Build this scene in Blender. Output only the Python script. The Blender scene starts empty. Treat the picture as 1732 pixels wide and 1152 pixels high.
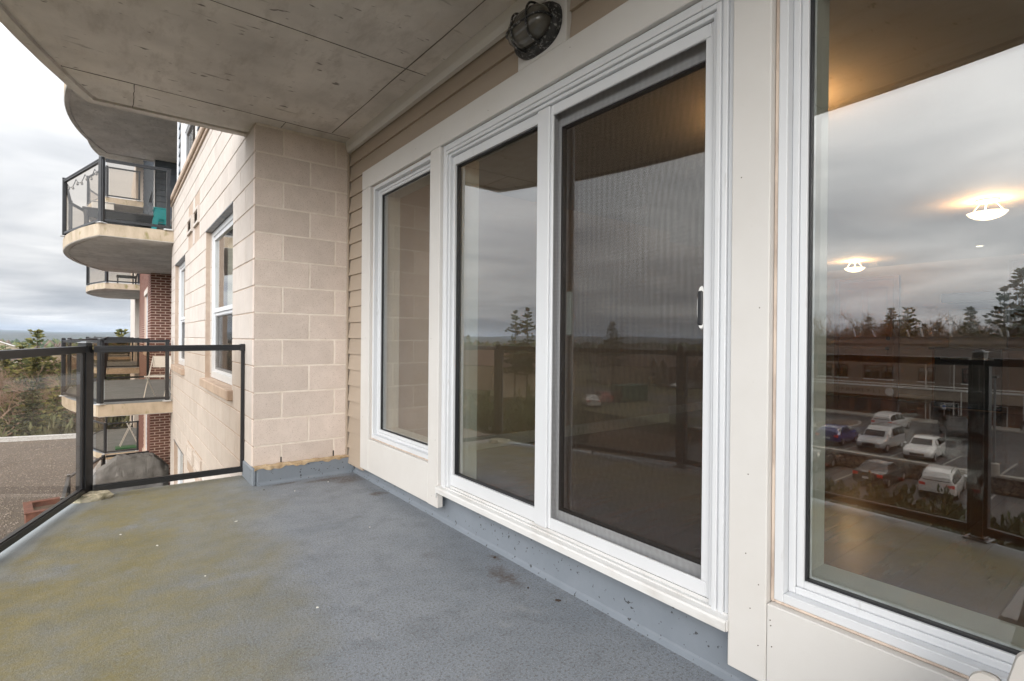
import bpy, math, random
from math import sin, cos, tan, pi, radians, sqrt, atan2
from mathutils import Vector, Matrix, noise as mnoise

random.seed(7)
scene = bpy.context.scene
COL = scene.collection

# ------------------------------------------------------------------ camera
F_PX, CX, CY, IW, IH = 883.0, 866.0, 576.0, 1732.0, 1152.0
YAW, PITCH, ROLL = math.atan(679 / 883.0), radians(-0.13), radians(0.5)
fw = Vector((sin(YAW) * cos(PITCH), cos(YAW) * cos(PITCH), sin(PITCH)))
rt = Vector((cos(YAW), -sin(YAW), 0))
up = rt.cross(fw)
rt2 = rt * cos(ROLL) + up * sin(ROLL)
up2 = up * cos(ROLL) - rt * sin(ROLL)
cam_d = bpy.data.cameras.new('camera')
cam = bpy.data.objects.new('camera', cam_d)
COL.objects.link(cam)
m = Matrix.Identity(4)
for i in range(3):
    m[i][0], m[i][1], m[i][2] = rt2[i], up2[i], -fw[i]
m[0][3], m[1][3], m[2][3] = 0, 0, 1.1
cam.matrix_world = m
cam_d.sensor_width = 36
cam_d.lens = F_PX / IW * 36
cam_d.clip_start, cam_d.clip_end = 0.02, 12000
scene.camera = cam

# ------------------------------------------------------------------ sky, sun, exposure
SUN_DIR = Vector((-0.72, -0.62, 0.20)).normalized()
SUN_EL = math.asin(SUN_DIR.z)
SUN_ROT = atan2(SUN_DIR.x, SUN_DIR.y)
world = bpy.data.worlds.new('World')
scene.world = world
world.use_nodes = True
wn = world.node_tree
wn.nodes.clear()
def N(tree, t, **kw):
    n = tree.nodes.new(t)
    for k, v in kw.items():
        if k.startswith('i_'):
            key = k[2:]
            n.inputs[int(key) if key.isdigit() else key.replace('_', ' ')].default_value = v
        else:
            setattr(n, k, v)
    return n
def math_n(tree, op, a, b=None, c=None, clamp=False):
    n = tree.nodes.new('ShaderNodeMath')
    n.operation = op
    n.use_clamp = clamp
    for i, s in enumerate((a, b, c)):
        if s is None: continue
        if isinstance(s, (int, float)): n.inputs[i].default_value = s
        else: tree.links.new(s, n.inputs[i])
    return n.outputs[0]
def ramp_n(tree, fac, stops, interp='LINEAR'):
    n = tree.nodes.new('ShaderNodeValToRGB')
    n.color_ramp.interpolation = interp
    el = n.color_ramp.elements
    while len(el) < len(stops): el.new(0.5)
    for e, (p, c) in zip(el, stops):
        e.position = p
        e.color = (c, c, c, 1) if isinstance(c, (int, float)) else (*c, 1)
    tree.links.new(fac, n.inputs[0])
    return n.outputs[0]
def mix_n(tree, fac, a, b, blend='MIX'):
    n = tree.nodes.new('ShaderNodeMix')
    n.data_type = 'RGBA'
    n.blend_type = blend
    for s, idx in ((fac, 0), (a, 6), (b, 7)):
        if isinstance(s, (int, float)): n.inputs[idx].default_value = s
        elif isinstance(s, tuple): n.inputs[idx].default_value = (*s, 1)
        else: tree.links.new(s, n.inputs[idx])
    return n.outputs[2]

SKY_STRENGTH = 0.1
ZENITH = 17.0
def build_world():
    t = wn
    sky = N(t, 'ShaderNodeTexSky', sky_type='NISHITA', sun_disc=False, sun_elevation=SUN_EL, sun_rotation=SUN_ROT)
    tc = N(t, 'ShaderNodeTexCoord')
    sep = N(t, 'ShaderNodeSeparateXYZ')
    t.links.new(tc.outputs['Generated'], sep.inputs[0])
    z = math_n(t, 'MAXIMUM', sep.outputs[2], 0.0)
    zz = math_n(t, 'ADD', z, 0.10)
    u = math_n(t, 'DIVIDE', sep.outputs[0], zz)
    v = math_n(t, 'DIVIDE', sep.outputs[1], zz)
    comb = N(t, 'ShaderNodeCombineXYZ')
    t.links.new(u, comb.inputs[0]); t.links.new(v, comb.inputs[1])
    n1 = N(t, 'ShaderNodeTexNoise', i_Scale=0.85, i_Detail=7.0, i_Roughness=0.52, i_Distortion=0.35)
    t.links.new(comb.outputs[0], n1.inputs['Vector'])
    n2 = N(t, 'ShaderNodeTexNoise', i_Scale=0.23, i_Detail=3.0, i_Roughness=0.5)
    t.links.new(comb.outputs[0], n2.inputs['Vector'])
    s = math_n(t, 'ADD', math_n(t, 'MULTIPLY', n1.outputs[0], 0.6), math_n(t, 'MULTIPLY', n2.outputs[0], 0.4))
    cloud = ramp_n(t, s, [(0.36, (0.66, 0.69, 0.735)), (0.45, (0.88, 0.90, 0.93)), (0.53, (1.12, 1.125, 1.13)), (0.63, (1.55, 1.53, 1.50))])
    # overcast luminance: several times brighter overhead than at the horizon
    lum = math_n(t, 'MULTIPLY', math_n(t, 'ADD', math_n(t, 'MULTIPLY', z, 0.80), 0.29), ZENITH)
    # the veiled sun brightens its own side of the cloud deck
    hz = Vector((SUN_DIR.x, SUN_DIR.y, 0)).normalized()
    dot = math_n(t, 'ADD', math_n(t, 'MULTIPLY', sep.outputs[0], hz.x), math_n(t, 'MULTIPLY', sep.outputs[1], hz.y))
    glow = math_n(t, 'MULTIPLY', math_n(t, 'POWER', math_n(t, 'MAXIMUM', dot, 0.0), 2.0), 0.75)
    lum = math_n(t, 'MULTIPLY', lum, math_n(t, 'ADD', math_n(t, 'ADD', math_n(t, 'MULTIPLY', dot, 0.5), 1.1), glow))
    cl = mix_n(t, 1.0, cloud, lum, 'MULTIPLY')
    gap = ramp_n(t, s, [(0.30, 0.0), (0.68, 0.0), (0.78, 0.35)])
    col = mix_n(t, gap, cl, sky.outputs[0])
    bg = N(t, 'ShaderNodeBackground', i_Strength=SKY_STRENGTH)
    t.links.new(col, bg.inputs[0])
    out = N(t, 'ShaderNodeOutputWorld')
    t.links.new(bg.outputs[0], out.inputs[0])
build_world()

sun_d = bpy.data.lights.new('sun', 'SUN')
sun_d.energy = 2.0
sun_d.angle = radians(42)
sun_d.color = (1.0, 0.95, 0.88)
sun = bpy.data.objects.new('sun', sun_d)
COL.objects.link(sun)
sun.rotation_euler = SUN_DIR.to_track_quat('Z', 'Y').to_euler()
sun.location = (-10, -5, 30)

scene.view_settings.view_transform = 'Standard'
scene.view_settings.look = 'None'
scene.view_settings.exposure = 0.55
scene.view_settings.gamma = 1.0
scene.view_settings.use_curve_mapping = False
scene.render.engine = 'CYCLES'
scene.cycles.use_denoising = True
scene.cycles.max_bounces = 10
scene.cycles.diffuse_bounces = 5
scene.cycles.glossy_bounces = 5
scene.cycles.transmission_bounces = 6
scene.cycles.transparent_max_bounces = 24
scene.cycles.volume_bounces = 0
scene.cycles.sample_clamp_indirect = 6
scene.cycles.caustics_reflective = False

# ------------------------------------------------------------------ materials
MATS = {}
def mat(name, col, rough=0.6, col2=None, scale=4.0, mixr=(0.35, 0.65), bump=0.0, bscale=60.0, metal=0.0, spec=0.5,
        rand=0.0, detail=5.0, speck=None, stretch=None, coat=0.0, bdist=0.01):
    """principled material: base colour mottled towards col2, per-object brightness variation, fine specks, bump"""
    mt = bpy.data.materials.new(name)
    mt.use_nodes = True
    t = mt.node_tree
    b = t.nodes['Principled BSDF']
    b.inputs['Roughness'].default_value = rough
    b.inputs['Metallic'].default_value = metal
    b.inputs['Specular IOR Level'].default_value = spec
    if coat: b.inputs['Coat Weight'].default_value = coat
    geo = N(t, 'ShaderNodeNewGeometry')
    vec = geo.outputs['Position']
    if stretch:
        mp = N(t, 'ShaderNodeMapping')
        mp.inputs['Scale'].default_value = stretch
        t.links.new(vec, mp.inputs[0])
        vec = mp.outputs[0]
    c = col
    if col2:
        n1 = N(t, 'ShaderNodeTexNoise', i_Scale=scale, i_Detail=detail, i_Roughness=0.6)
        t.links.new(vec, n1.inputs['Vector'])
        f = ramp_n(t, n1.outputs[0], [(mixr[0], 0.0), (mixr[1], 1.0)])
        c = mix_n(t, f, col, col2)
    if speck:
        sc, lo, hi, scol = speck
        n2 = N(t, 'ShaderNodeTexNoise', i_Scale=sc, i_Detail=2.0, i_Roughness=0.6)
        t.links.new(vec, n2.inputs['Vector'])
        f = ramp_n(t, n2.outputs[0], [(lo, 0.0), (hi, 1.0)])
        c = mix_n(t, f, c, scol)
    if rand:
        oi = N(t, 'ShaderNodeObjectInfo')
        v = math_n(t, 'ADD', math_n(t, 'MULTIPLY', oi.outputs['Random'], 2 * rand), 1.0 - rand)
        c = mix_n(t, 1.0, c, v, 'MULTIPLY')
    if isinstance(c, tuple): b.inputs['Base Color'].default_value = (*c, 1)
    else: t.links.new(c, b.inputs['Base Color'])
    if bump:
        n3 = N(t, 'ShaderNodeTexNoise', i_Scale=bscale, i_Detail=4.0, i_Roughness=0.6)
        t.links.new(vec, n3.inputs['Vector'])
        bp = N(t, 'ShaderNodeBump', i_Strength=bump, i_Distance=bdist)
        t.links.new(n3.outputs[0], bp.inputs['Height'])
        t.links.new(bp.outputs[0], b.inputs['Normal'])
    MATS[name] = mt
    return mt

def emit_mat(name, col, strength):
    mt = bpy.data.materials.new(name)
    mt.use_nodes = True
    b = mt.node_tree.nodes['Principled BSDF']
    b.inputs['Base Color'].default_value = (*col, 1)
    b.inputs['Emission Color'].default_value = (*col, 1)
    b.inputs['Emission Strength'].default_value = strength
    MATS[name] = mt
    return mt

def glass_mat(name, tint, base, edge, rough=0.0, gcol=(1, 1, 1)):
    """coated sheet glass: see-through with a tint, mirror reflection that grows towards grazing angles"""
    mt = bpy.data.materials.new(name)
    mt.use_nodes = True
    t = mt.node_tree
    t.nodes.clear()
    lw = N(t, 'ShaderNodeLayerWeight', i_Blend=0.5)
    f = math_n(t, 'ADD', math_n(t, 'MULTIPLY', math_n(t, 'POWER', lw.outputs['Facing'], 3.0), edge), base, clamp=True)
    tr = N(t, 'ShaderNodeBsdfTransparent')
    tr.inputs[0].default_value = (*tint, 1)
    gl = N(t, 'ShaderNodeBsdfGlossy', i_Roughness=rough)
    gl.inputs[0].default_value = (*gcol, 1)
    mx = N(t, 'ShaderNodeMixShader')
    t.links.new(f, mx.inputs[0]); t.links.new(tr.outputs[0], mx.inputs[1]); t.links.new(gl.outputs[0], mx.inputs[2])
    o = N(t, 'ShaderNodeOutputMaterial')
    t.links.new(mx.outputs[0], o.inputs[0])
    MATS[name] = mt
    return mt

mat('trim_paint', (0.62, 0.61, 0.595), 0.55, (0.575, 0.56, 0.54), 2.2, (0.4, 0.75), bump=0.12, bscale=180, bdist=0.002, speck=(140, 0.77, 0.80, (0.25, 0.22, 0.2)))
mat('vinyl', (0.64, 0.66, 0.69), 0.38, (0.60, 0.62, 0.645), 2.5, (0.4, 0.7), stretch=(1, 1, .2), speck=(34, 0.68, 0.84, (0.47, 0.47, 0.47)))
mat('sill_vinyl', (0.66, 0.665, 0.665), 0.45, (0.46, 0.43, 0.39), 9.0, (0.48, 0.80), stretch=(1, .35, 1))
mat('caulk', (0.62, 0.52, 0.44), 0.8, (0.40, 0.32, 0.27), 26.0, (0.42, 0.7), stretch=(1, 1, .3))
mat('gasket', (0.012, 0.013, 0.016), 0.5)
mat('siding', (0.405, 0.335, 0.268), 0.65, (0.35, 0.287, 0.228), 3.0, (0.35, 0.7), bump=0.25, bscale=50, bdist=0.004, rand=0.05, stretch=(1, .15, 1))
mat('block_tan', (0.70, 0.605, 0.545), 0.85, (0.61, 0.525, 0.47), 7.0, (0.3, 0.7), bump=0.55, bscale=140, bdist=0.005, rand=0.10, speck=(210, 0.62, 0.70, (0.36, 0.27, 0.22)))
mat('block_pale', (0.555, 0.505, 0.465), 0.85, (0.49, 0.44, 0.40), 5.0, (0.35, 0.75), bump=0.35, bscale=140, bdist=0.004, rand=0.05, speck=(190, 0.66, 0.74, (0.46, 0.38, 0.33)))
mat('mortar_light', (0.78, 0.71, 0.64), 0.9, (0.68, 0.60, 0.52), 12, bump=0.3, bscale=200, bdist=0.003)
mat('mortar_tan', (0.46, 0.37, 0.30), 0.9, (0.40, 0.31, 0.25), 12)
mat('foam', (0.60, 0.47, 0.31), 0.9, (0.42, 0.30, 0.18), 18, bump=0.8, bscale=60)
mat('black_metal', (0.016, 0.017, 0.020), 0.38, (0.028, 0.029, 0.032), 8, (0.5, 0.8))
mat('grey_metal', (0.26, 0.27, 0.28), 0.45, (0.16, 0.16, 0.17), 14, (0.4, 0.7), metal=0.6)
mat('pale_metal', (0.60, 0.62, 0.64), 0.45, (0.42, 0.42, 0.42), 10)
mat('steel_lintel', (0.17, 0.19, 0.22), 0.5, (0.30, 0.30, 0.30), 12, metal=0.5)
mat('slab_edge', (0.47, 0.39, 0.30), 0.9, (0.30, 0.245, 0.17), 3.6, (0.40, 0.75), bump=0.5, bscale=40, speck=(9, 0.58, 0.75, (0.24, 0.21, 0.10)), stretch=(1, 1, .5))
mat('slab_top', (0.25, 0.275, 0.30), 0.8, (0.20, 0.22, 0.235), 3)
mat('stone_sill', (0.50, 0.40, 0.32), 0.85, (0.40, 0.31, 0.25), 6, bump=0.3)
mat('dark_void', (0.012, 0.012, 0.014), 0.8)
mat('blue_siding', (0.125, 0.15, 0.18), 0.6, (0.10, 0.12, 0.15), 4, rand=0.06)
mat('brick', (0.20, 0.080, 0.056), 0.85, (0.13, 0.055, 0.042), 7.0, (0.35, 0.65), bump=0.3, rand=0.15)
mat('brick_mortar', (0.58, 0.45, 0.385), 0.9)
mat('teal_plastic', (0.02, 0.29, 0.33), 0.4)
mat('cover_cloth', (0.19, 0.182, 0.176), 0.7, (0.14, 0.135, 0.13), 5, bump=0.4, bscale=25)
mat('beige_plastic', (0.40, 0.385, 0.365), 0.42, (0.37, 0.355, 0.335), 4, bump=0.05, bscale=120)
mat('white_plastic', (0.75, 0.75, 0.74), 0.4)
mat('table_dark', (0.05, 0.05, 0.052), 0.4)
mat('lamp_black', (0.012, 0.012, 0.012), 0.55, (0.26, 0.26, 0.25), 70, (0.54, 0.66), bump=0.5, bscale=90)
mat('green_plastic', (0.03, 0.16, 0.06), 0.5)
mat('wood_floor', (0.165, 0.066, 0.026), 0.22, (0.105, 0.042, 0.017), 6, (0.3, 0.7), stretch=(.12, 1, 1), rand=0.12, spec=0.35, bump=0.1, bscale=30)
mat('drywall', (0.60, 0.575, 0.51), 0.8)
mat('int_wall', (0.40, 0.305, 0.215), 0.85)
mat('int_ceiling', (0.34, 0.29, 0.235), 0.9)
mat('baseboard', (0.62, 0.58, 0.5), 0.5)
mat('door_brown', (0.32, 0.145, 0.062), 0.45)
mat('cabinet_brown', (0.25, 0.118, 0.055), 0.45)
mat('stainless', (0.46, 0.46, 0.44), 0.35, metal=0.15)
mat('counter_black', (0.02, 0.02, 0.022), 0.25)
emit_mat('lamp_bowl', (1.0, 0.74, 0.46), 2.6)
emit_mat('recessed_glow', (1.0, 0.85, 0.65), 3.0)
emit_mat('taillight', (0.55, 0.02, 0.015), 0.25)
mat('pale_chip', (0.72, 0.70, 0.66), 0.8)
mat('dark_chip', (0.06, 0.04, 0.03), 0.9)
mat('broken_concrete', (0.55, 0.50, 0.39), 0.9, (0.30, 0.28, 0.19), 22, (0.35, 0.65), bump=0.8, bscale=40)
mat('lens_grey', (0.085, 0.079, 0.066), 0.22, (0.065, 0.06, 0.05), 20, coat=0.4)

glass_mat('window_glass', (0.80, 0.83, 0.81), 0.19, 0.65)
glass_mat('window_glass_inner', (0.90, 0.92, 0.91), 0.085, 0.30)
glass_mat('rail_glass', (0.80, 0.75, 0.69), 0.02, 0.26)
glass_mat('far_glass', (0.35, 0.37, 0.38), 0.22, 0.6)
glass_mat('car_glass', (0.03, 0.03, 0.033), 0.05, 0.4)

def floor_mat():
    mt = bpy.data.materials.new('deck_membrane')
    mt.use_nodes = True
    t = mt.node_tree
    b = t.nodes['Principled BSDF']
    geo = N(t, 'ShaderNodeNewGeometry')
    pos = geo.outputs['Position']
    sep = N(t, 'ShaderNodeSeparateXYZ'); t.links.new(pos, sep.inputs[0])
    def noi(sc, det=4.0, ro=0.6, vec=pos):
        n = N(t, 'ShaderNodeTexNoise', i_Scale=sc, i_Detail=det, i_Roughness=ro)
        t.links.new(vec, n.inputs['Vector'])
        return n.outputs[0]
    big = noi(1.6); mid = noi(7.0); fine = noi(95.0, 3.0, 0.7); grit = noi(230.0, 1.0)
    c = mix_n(t, ramp_n(t, big, [(0.35, 0.0), (0.68, 1.0)]), (0.188, 0.214, 0.248), (0.248, 0.272, 0.305))
    c = mix_n(t, ramp_n(t, mid, [(0.50, 0.0), (0.75, 0.5)]), c, (0.13, 0.138, 0.15))
    # worn grit: dark and light grains
    c = mix_n(t, ramp_n(t, fine, [(0.50, 0.0), (0.62, 0.70)]), c, (0.105, 0.100, 0.097))
    c = mix_n(t, ramp_n(t, grit, [(0.58, 0.0), (0.70, 0.6)]), c, (0.46, 0.47, 0.48))
    # scuffed paint: ragged paler patches
    c = mix_n(t, ramp_n(t, noi(3.4, 9.0, 0.72), [(0.595, 0.0), (0.635, 0.42)]), c, (0.30, 0.315, 0.33))
    c = mix_n(t, ramp_n(t, noi(2.3, 9.0, 0.75), [(0.60, 0.0), (0.68, 0.40)]), c, (0.10, 0.098, 0.095))
    # moss film over the open outer part of the deck, patchy
    d = math_n(t, 'ADD', sep.outputs[0], math_n(t, 'MULTIPLY', math_n(t, 'SUBTRACT', noi(1.3, 5.0), 0.5), 1.1))
    d = math_n(t, 'SUBTRACT', d, math_n(t, 'MULTIPLY', math_n(t, 'SUBTRACT', sep.outputs[1], 3.0), 0.16))
    moss = ramp_n(t, d, [(0.10, 1.0), (0.50, 0.62), (0.86, 0.0)])
    patch = ramp_n(t, noi(4.5, 6.0), [(0.28, 0.45), (0.60, 1.0)])
    hole = ramp_n(t, noi(2.1, 4.0), [(0.58, 1.0), (0.70, 0.35)])
    mf = math_n(t, 'MULTIPLY', math_n(t, 'MULTIPLY', moss, patch), hole)
    mf = math_n(t, 'MULTIPLY', mf, ramp_n(t, noi(48.0, 5.0, 0.7), [(0.32, 0.60), (0.54, 1.0)]))
    mcol = mix_n(t, ramp_n(t, noi(9.0), [(0.35, 0.0), (0.7, 1.0)]), (0.158, 0.136, 0.052), (0.218, 0.188, 0.085))
    mcol = mix_n(t, ramp_n(t, grit, [(0.55, 0.0), (0.70, 0.5)]), mcol, (0.33, 0.31, 0.20))
    c = mix_n(t, math_n(t, 'MULTIPLY', mf, 1.0, clamp=True), c, mcol)
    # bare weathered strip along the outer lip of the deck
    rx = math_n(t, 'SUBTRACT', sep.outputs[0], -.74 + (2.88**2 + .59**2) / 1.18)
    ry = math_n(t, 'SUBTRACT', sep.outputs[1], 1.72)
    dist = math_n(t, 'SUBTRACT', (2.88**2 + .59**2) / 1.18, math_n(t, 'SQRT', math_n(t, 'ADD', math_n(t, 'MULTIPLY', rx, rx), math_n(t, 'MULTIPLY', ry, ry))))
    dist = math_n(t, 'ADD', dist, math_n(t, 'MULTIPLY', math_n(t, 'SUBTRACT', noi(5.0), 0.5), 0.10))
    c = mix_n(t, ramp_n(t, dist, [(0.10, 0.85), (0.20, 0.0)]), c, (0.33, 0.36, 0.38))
    # rusty leaf stains
    for (x, y, sx, sy, k) in ((1.50, 3.50, .07, .06, .9), (1.47, 3.98, .16, .12, .7), (1.46, 1.93, .07, .16, .75), (1.54, 2.13, .045, .06, .7), (1.35, 4.08, .25, .05, .8), (1.30, 2.35, .06, .05, .3), (1.05, 4.14, .12, .03, .7)):
        cb = N(t, 'ShaderNodeCombineXYZ')
        nx = math_n(t, 'MULTIPLY', math_n(t, 'SUBTRACT', noi(13.0), 0.5), 0.22)
        t.links.new(math_n(t, 'DIVIDE', math_n(t, 'ADD', math_n(t, 'SUBTRACT', sep.outputs[0], x), nx), sx), cb.inputs[0])
        t.links.new(math_n(t, 'DIVIDE', math_n(t, 'SUBTRACT', sep.outputs[1], y), sy), cb.inputs[1])
        ln = N(t, 'ShaderNodeVectorMath', operation='LENGTH'); t.links.new(cb.outputs[0], ln.inputs[0])
        f = ramp_n(t, ln.outputs['Value'], [(0.35, k), (1.1, 0.0)])
        f = math_n(t, 'MULTIPLY', f, ramp_n(t, noi(55.0), [(0.36, 0.25), (0.56, 1.0)]))
        c = mix_n(t, f, c, (0.085, 0.055, 0.038))
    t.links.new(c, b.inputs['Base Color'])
    r = ramp_n(t, mid, [(0.3, 0.50), (0.7, 0.75)])
    t.links.new(r, b.inputs['Roughness'])
    h = math_n(t, 'ADD', math_n(t, 'MULTIPLY', grit, 0.35), fine)
    bp = N(t, 'ShaderNodeBump', i_Strength=0.55, i_Distance=0.004)
    t.links.new(h, bp.inputs['Height']); t.links.new(bp.outputs[0], b.inputs['Normal'])
    MATS['deck_membrane'] = mt
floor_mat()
mat('kerb_paint', (0.185, 0.215, 0.252), 0.6, (0.21, 0.24, 0.28), 5, bump=0.5, bscale=35, bdist=0.004, speck=(42, 0.675, 0.70, (0.05, 0.055, 0.06)))

def ceiling_mat():
    mt = bpy.data.materials.new('form_concrete')
    mt.use_nodes = True
    t = mt.node_tree
    b = t.nodes['Principled BSDF']
    b.inputs['Roughness'].default_value = 0.85
    geo = N(t, 'ShaderNodeNewGeometry')
    pos = geo.outputs['Position']
    def noi(sc, det=4.0, ro=0.6, st=None):
        v = pos
        if st:
            mp = N(t, 'ShaderNodeMapping'); mp.inputs['Scale'].default_value = st
            t.links.new(pos, mp.inputs[0]); v = mp.outputs[0]
        n = N(t, 'ShaderNodeTexNoise', i_Scale=sc, i_Detail=det, i_Roughness=ro)
        t.links.new(v, n.inputs['Vector'])
        return n.outputs[0]
    c = mix_n(t, ramp_n(t, noi(2.0, 6.0), [(0.32, 0.0), (0.7, 1.0)]), (0.70, 0.665, 0.625), (0.49, 0.464, 0.435))
    c = mix_n(t, ramp_n(t, noi(11.0, 6.0, 0.7, (1, .35, 1)), [(0.5, 0.0), (0.78, 0.75)]), c, (0.37, 0.335, 0.30))
    c = mix_n(t, ramp_n(t, noi(6.0, 3.0, 0.6, (.5, 2.2, 1)), [(0.665, 0.0), (0.75, 0.7)]), c, (0.20, 0.18, 0.16))
    c = mix_n(t, ramp_n(t, noi(17.0, 2.0, 0.5, (.6, 1.6, 1)), [(0.685, 0.0), (0.735, 0.85)]), c, (0.12, 0.105, 0.095))
    c = mix_n(t, ramp_n(t, noi(1.1, 3.0), [(0.58, 0.0), (0.75, 0.35)]), c, (0.64, 0.57, 0.48))
    t.links.new(c, b.inputs['Base Color'])
    bp = N(t, 'ShaderNodeBump', i_Strength=0.35, i_Distance=0.006)
    t.links.new(noi(24.0, 5.0), bp.inputs['Height']); t.links.new(bp.outputs[0], b.inputs['Normal'])
    MATS['form_concrete'] = mt
ceiling_mat()

def screen_mat():
    """woven fly screen: see-through between dark strands; strand beat shows as soft streaks"""
    mt = bpy.data.materials.new('insect_mesh')
    mt.use_nodes = True
    t = mt.node_tree
    t.nodes.clear()
    geo = N(t, 'ShaderNodeNewGeometry')
    nz = N(t, 'ShaderNodeTexNoise', i_Scale=0.9, i_Detail=1.0)
    t.links.new(geo.outputs['Position'], nz.inputs['Vector'])
    sep = N(t, 'ShaderNodeSeparateXYZ'); t.links.new(geo.outputs['Position'], sep.inputs[0])
    zq = math_n(t, 'POWER', math_n(t, 'SUBTRACT', sep.outputs[2], 1.45), 2.0)
    wob = math_n(t, 'ADD', math_n(t, 'MULTIPLY', nz.outputs[0], 0.30), math_n(t, 'MULTIPLY', zq, 0.16))
    a = math_n(t, 'SINE', math_n(t, 'MULTIPLY', math_n(t, 'ADD', sep.outputs[1], wob), 243.0))
    b2 = math_n(t, 'SINE', math_n(t, 'MULTIPLY', math_n(t, 'ADD', sep.outputs[2], wob), 380.0))
    a2 = math_n(t, 'SINE', math_n(t, 'MULTIPLY', math_n(t, 'SUBTRACT', sep.outputs[1], wob), 205.0))
    a = math_n(t, 'ADD', a, math_n(t, 'MULTIPLY', a2, 0.8))
    w = math_n(t, 'ADD', math_n(t, 'MULTIPLY', a, 0.020), math_n(t, 'MULTIPLY', b2, 0.012))
    f = math_n(t, 'ADD', w, 0.40, clamp=True)
    tr = N(t, 'ShaderNodeBsdfTransparent')
    df = N(t, 'ShaderNodeBsdfDiffuse'); df.inputs[0].default_value = (0.036, 0.030, 0.026, 1)
    mx = N(t, 'ShaderNodeMixShader')
    t.links.new(f, mx.inputs[0]); t.links.new(tr.outputs[0], mx.inputs[1]); t.links.new(df.outputs[0], mx.inputs[2])
    o = N(t, 'ShaderNodeOutputMaterial'); t.links.new(mx.outputs[0], o.inputs[0])
    MATS['insect_mesh'] = mt
screen_mat()

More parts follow.
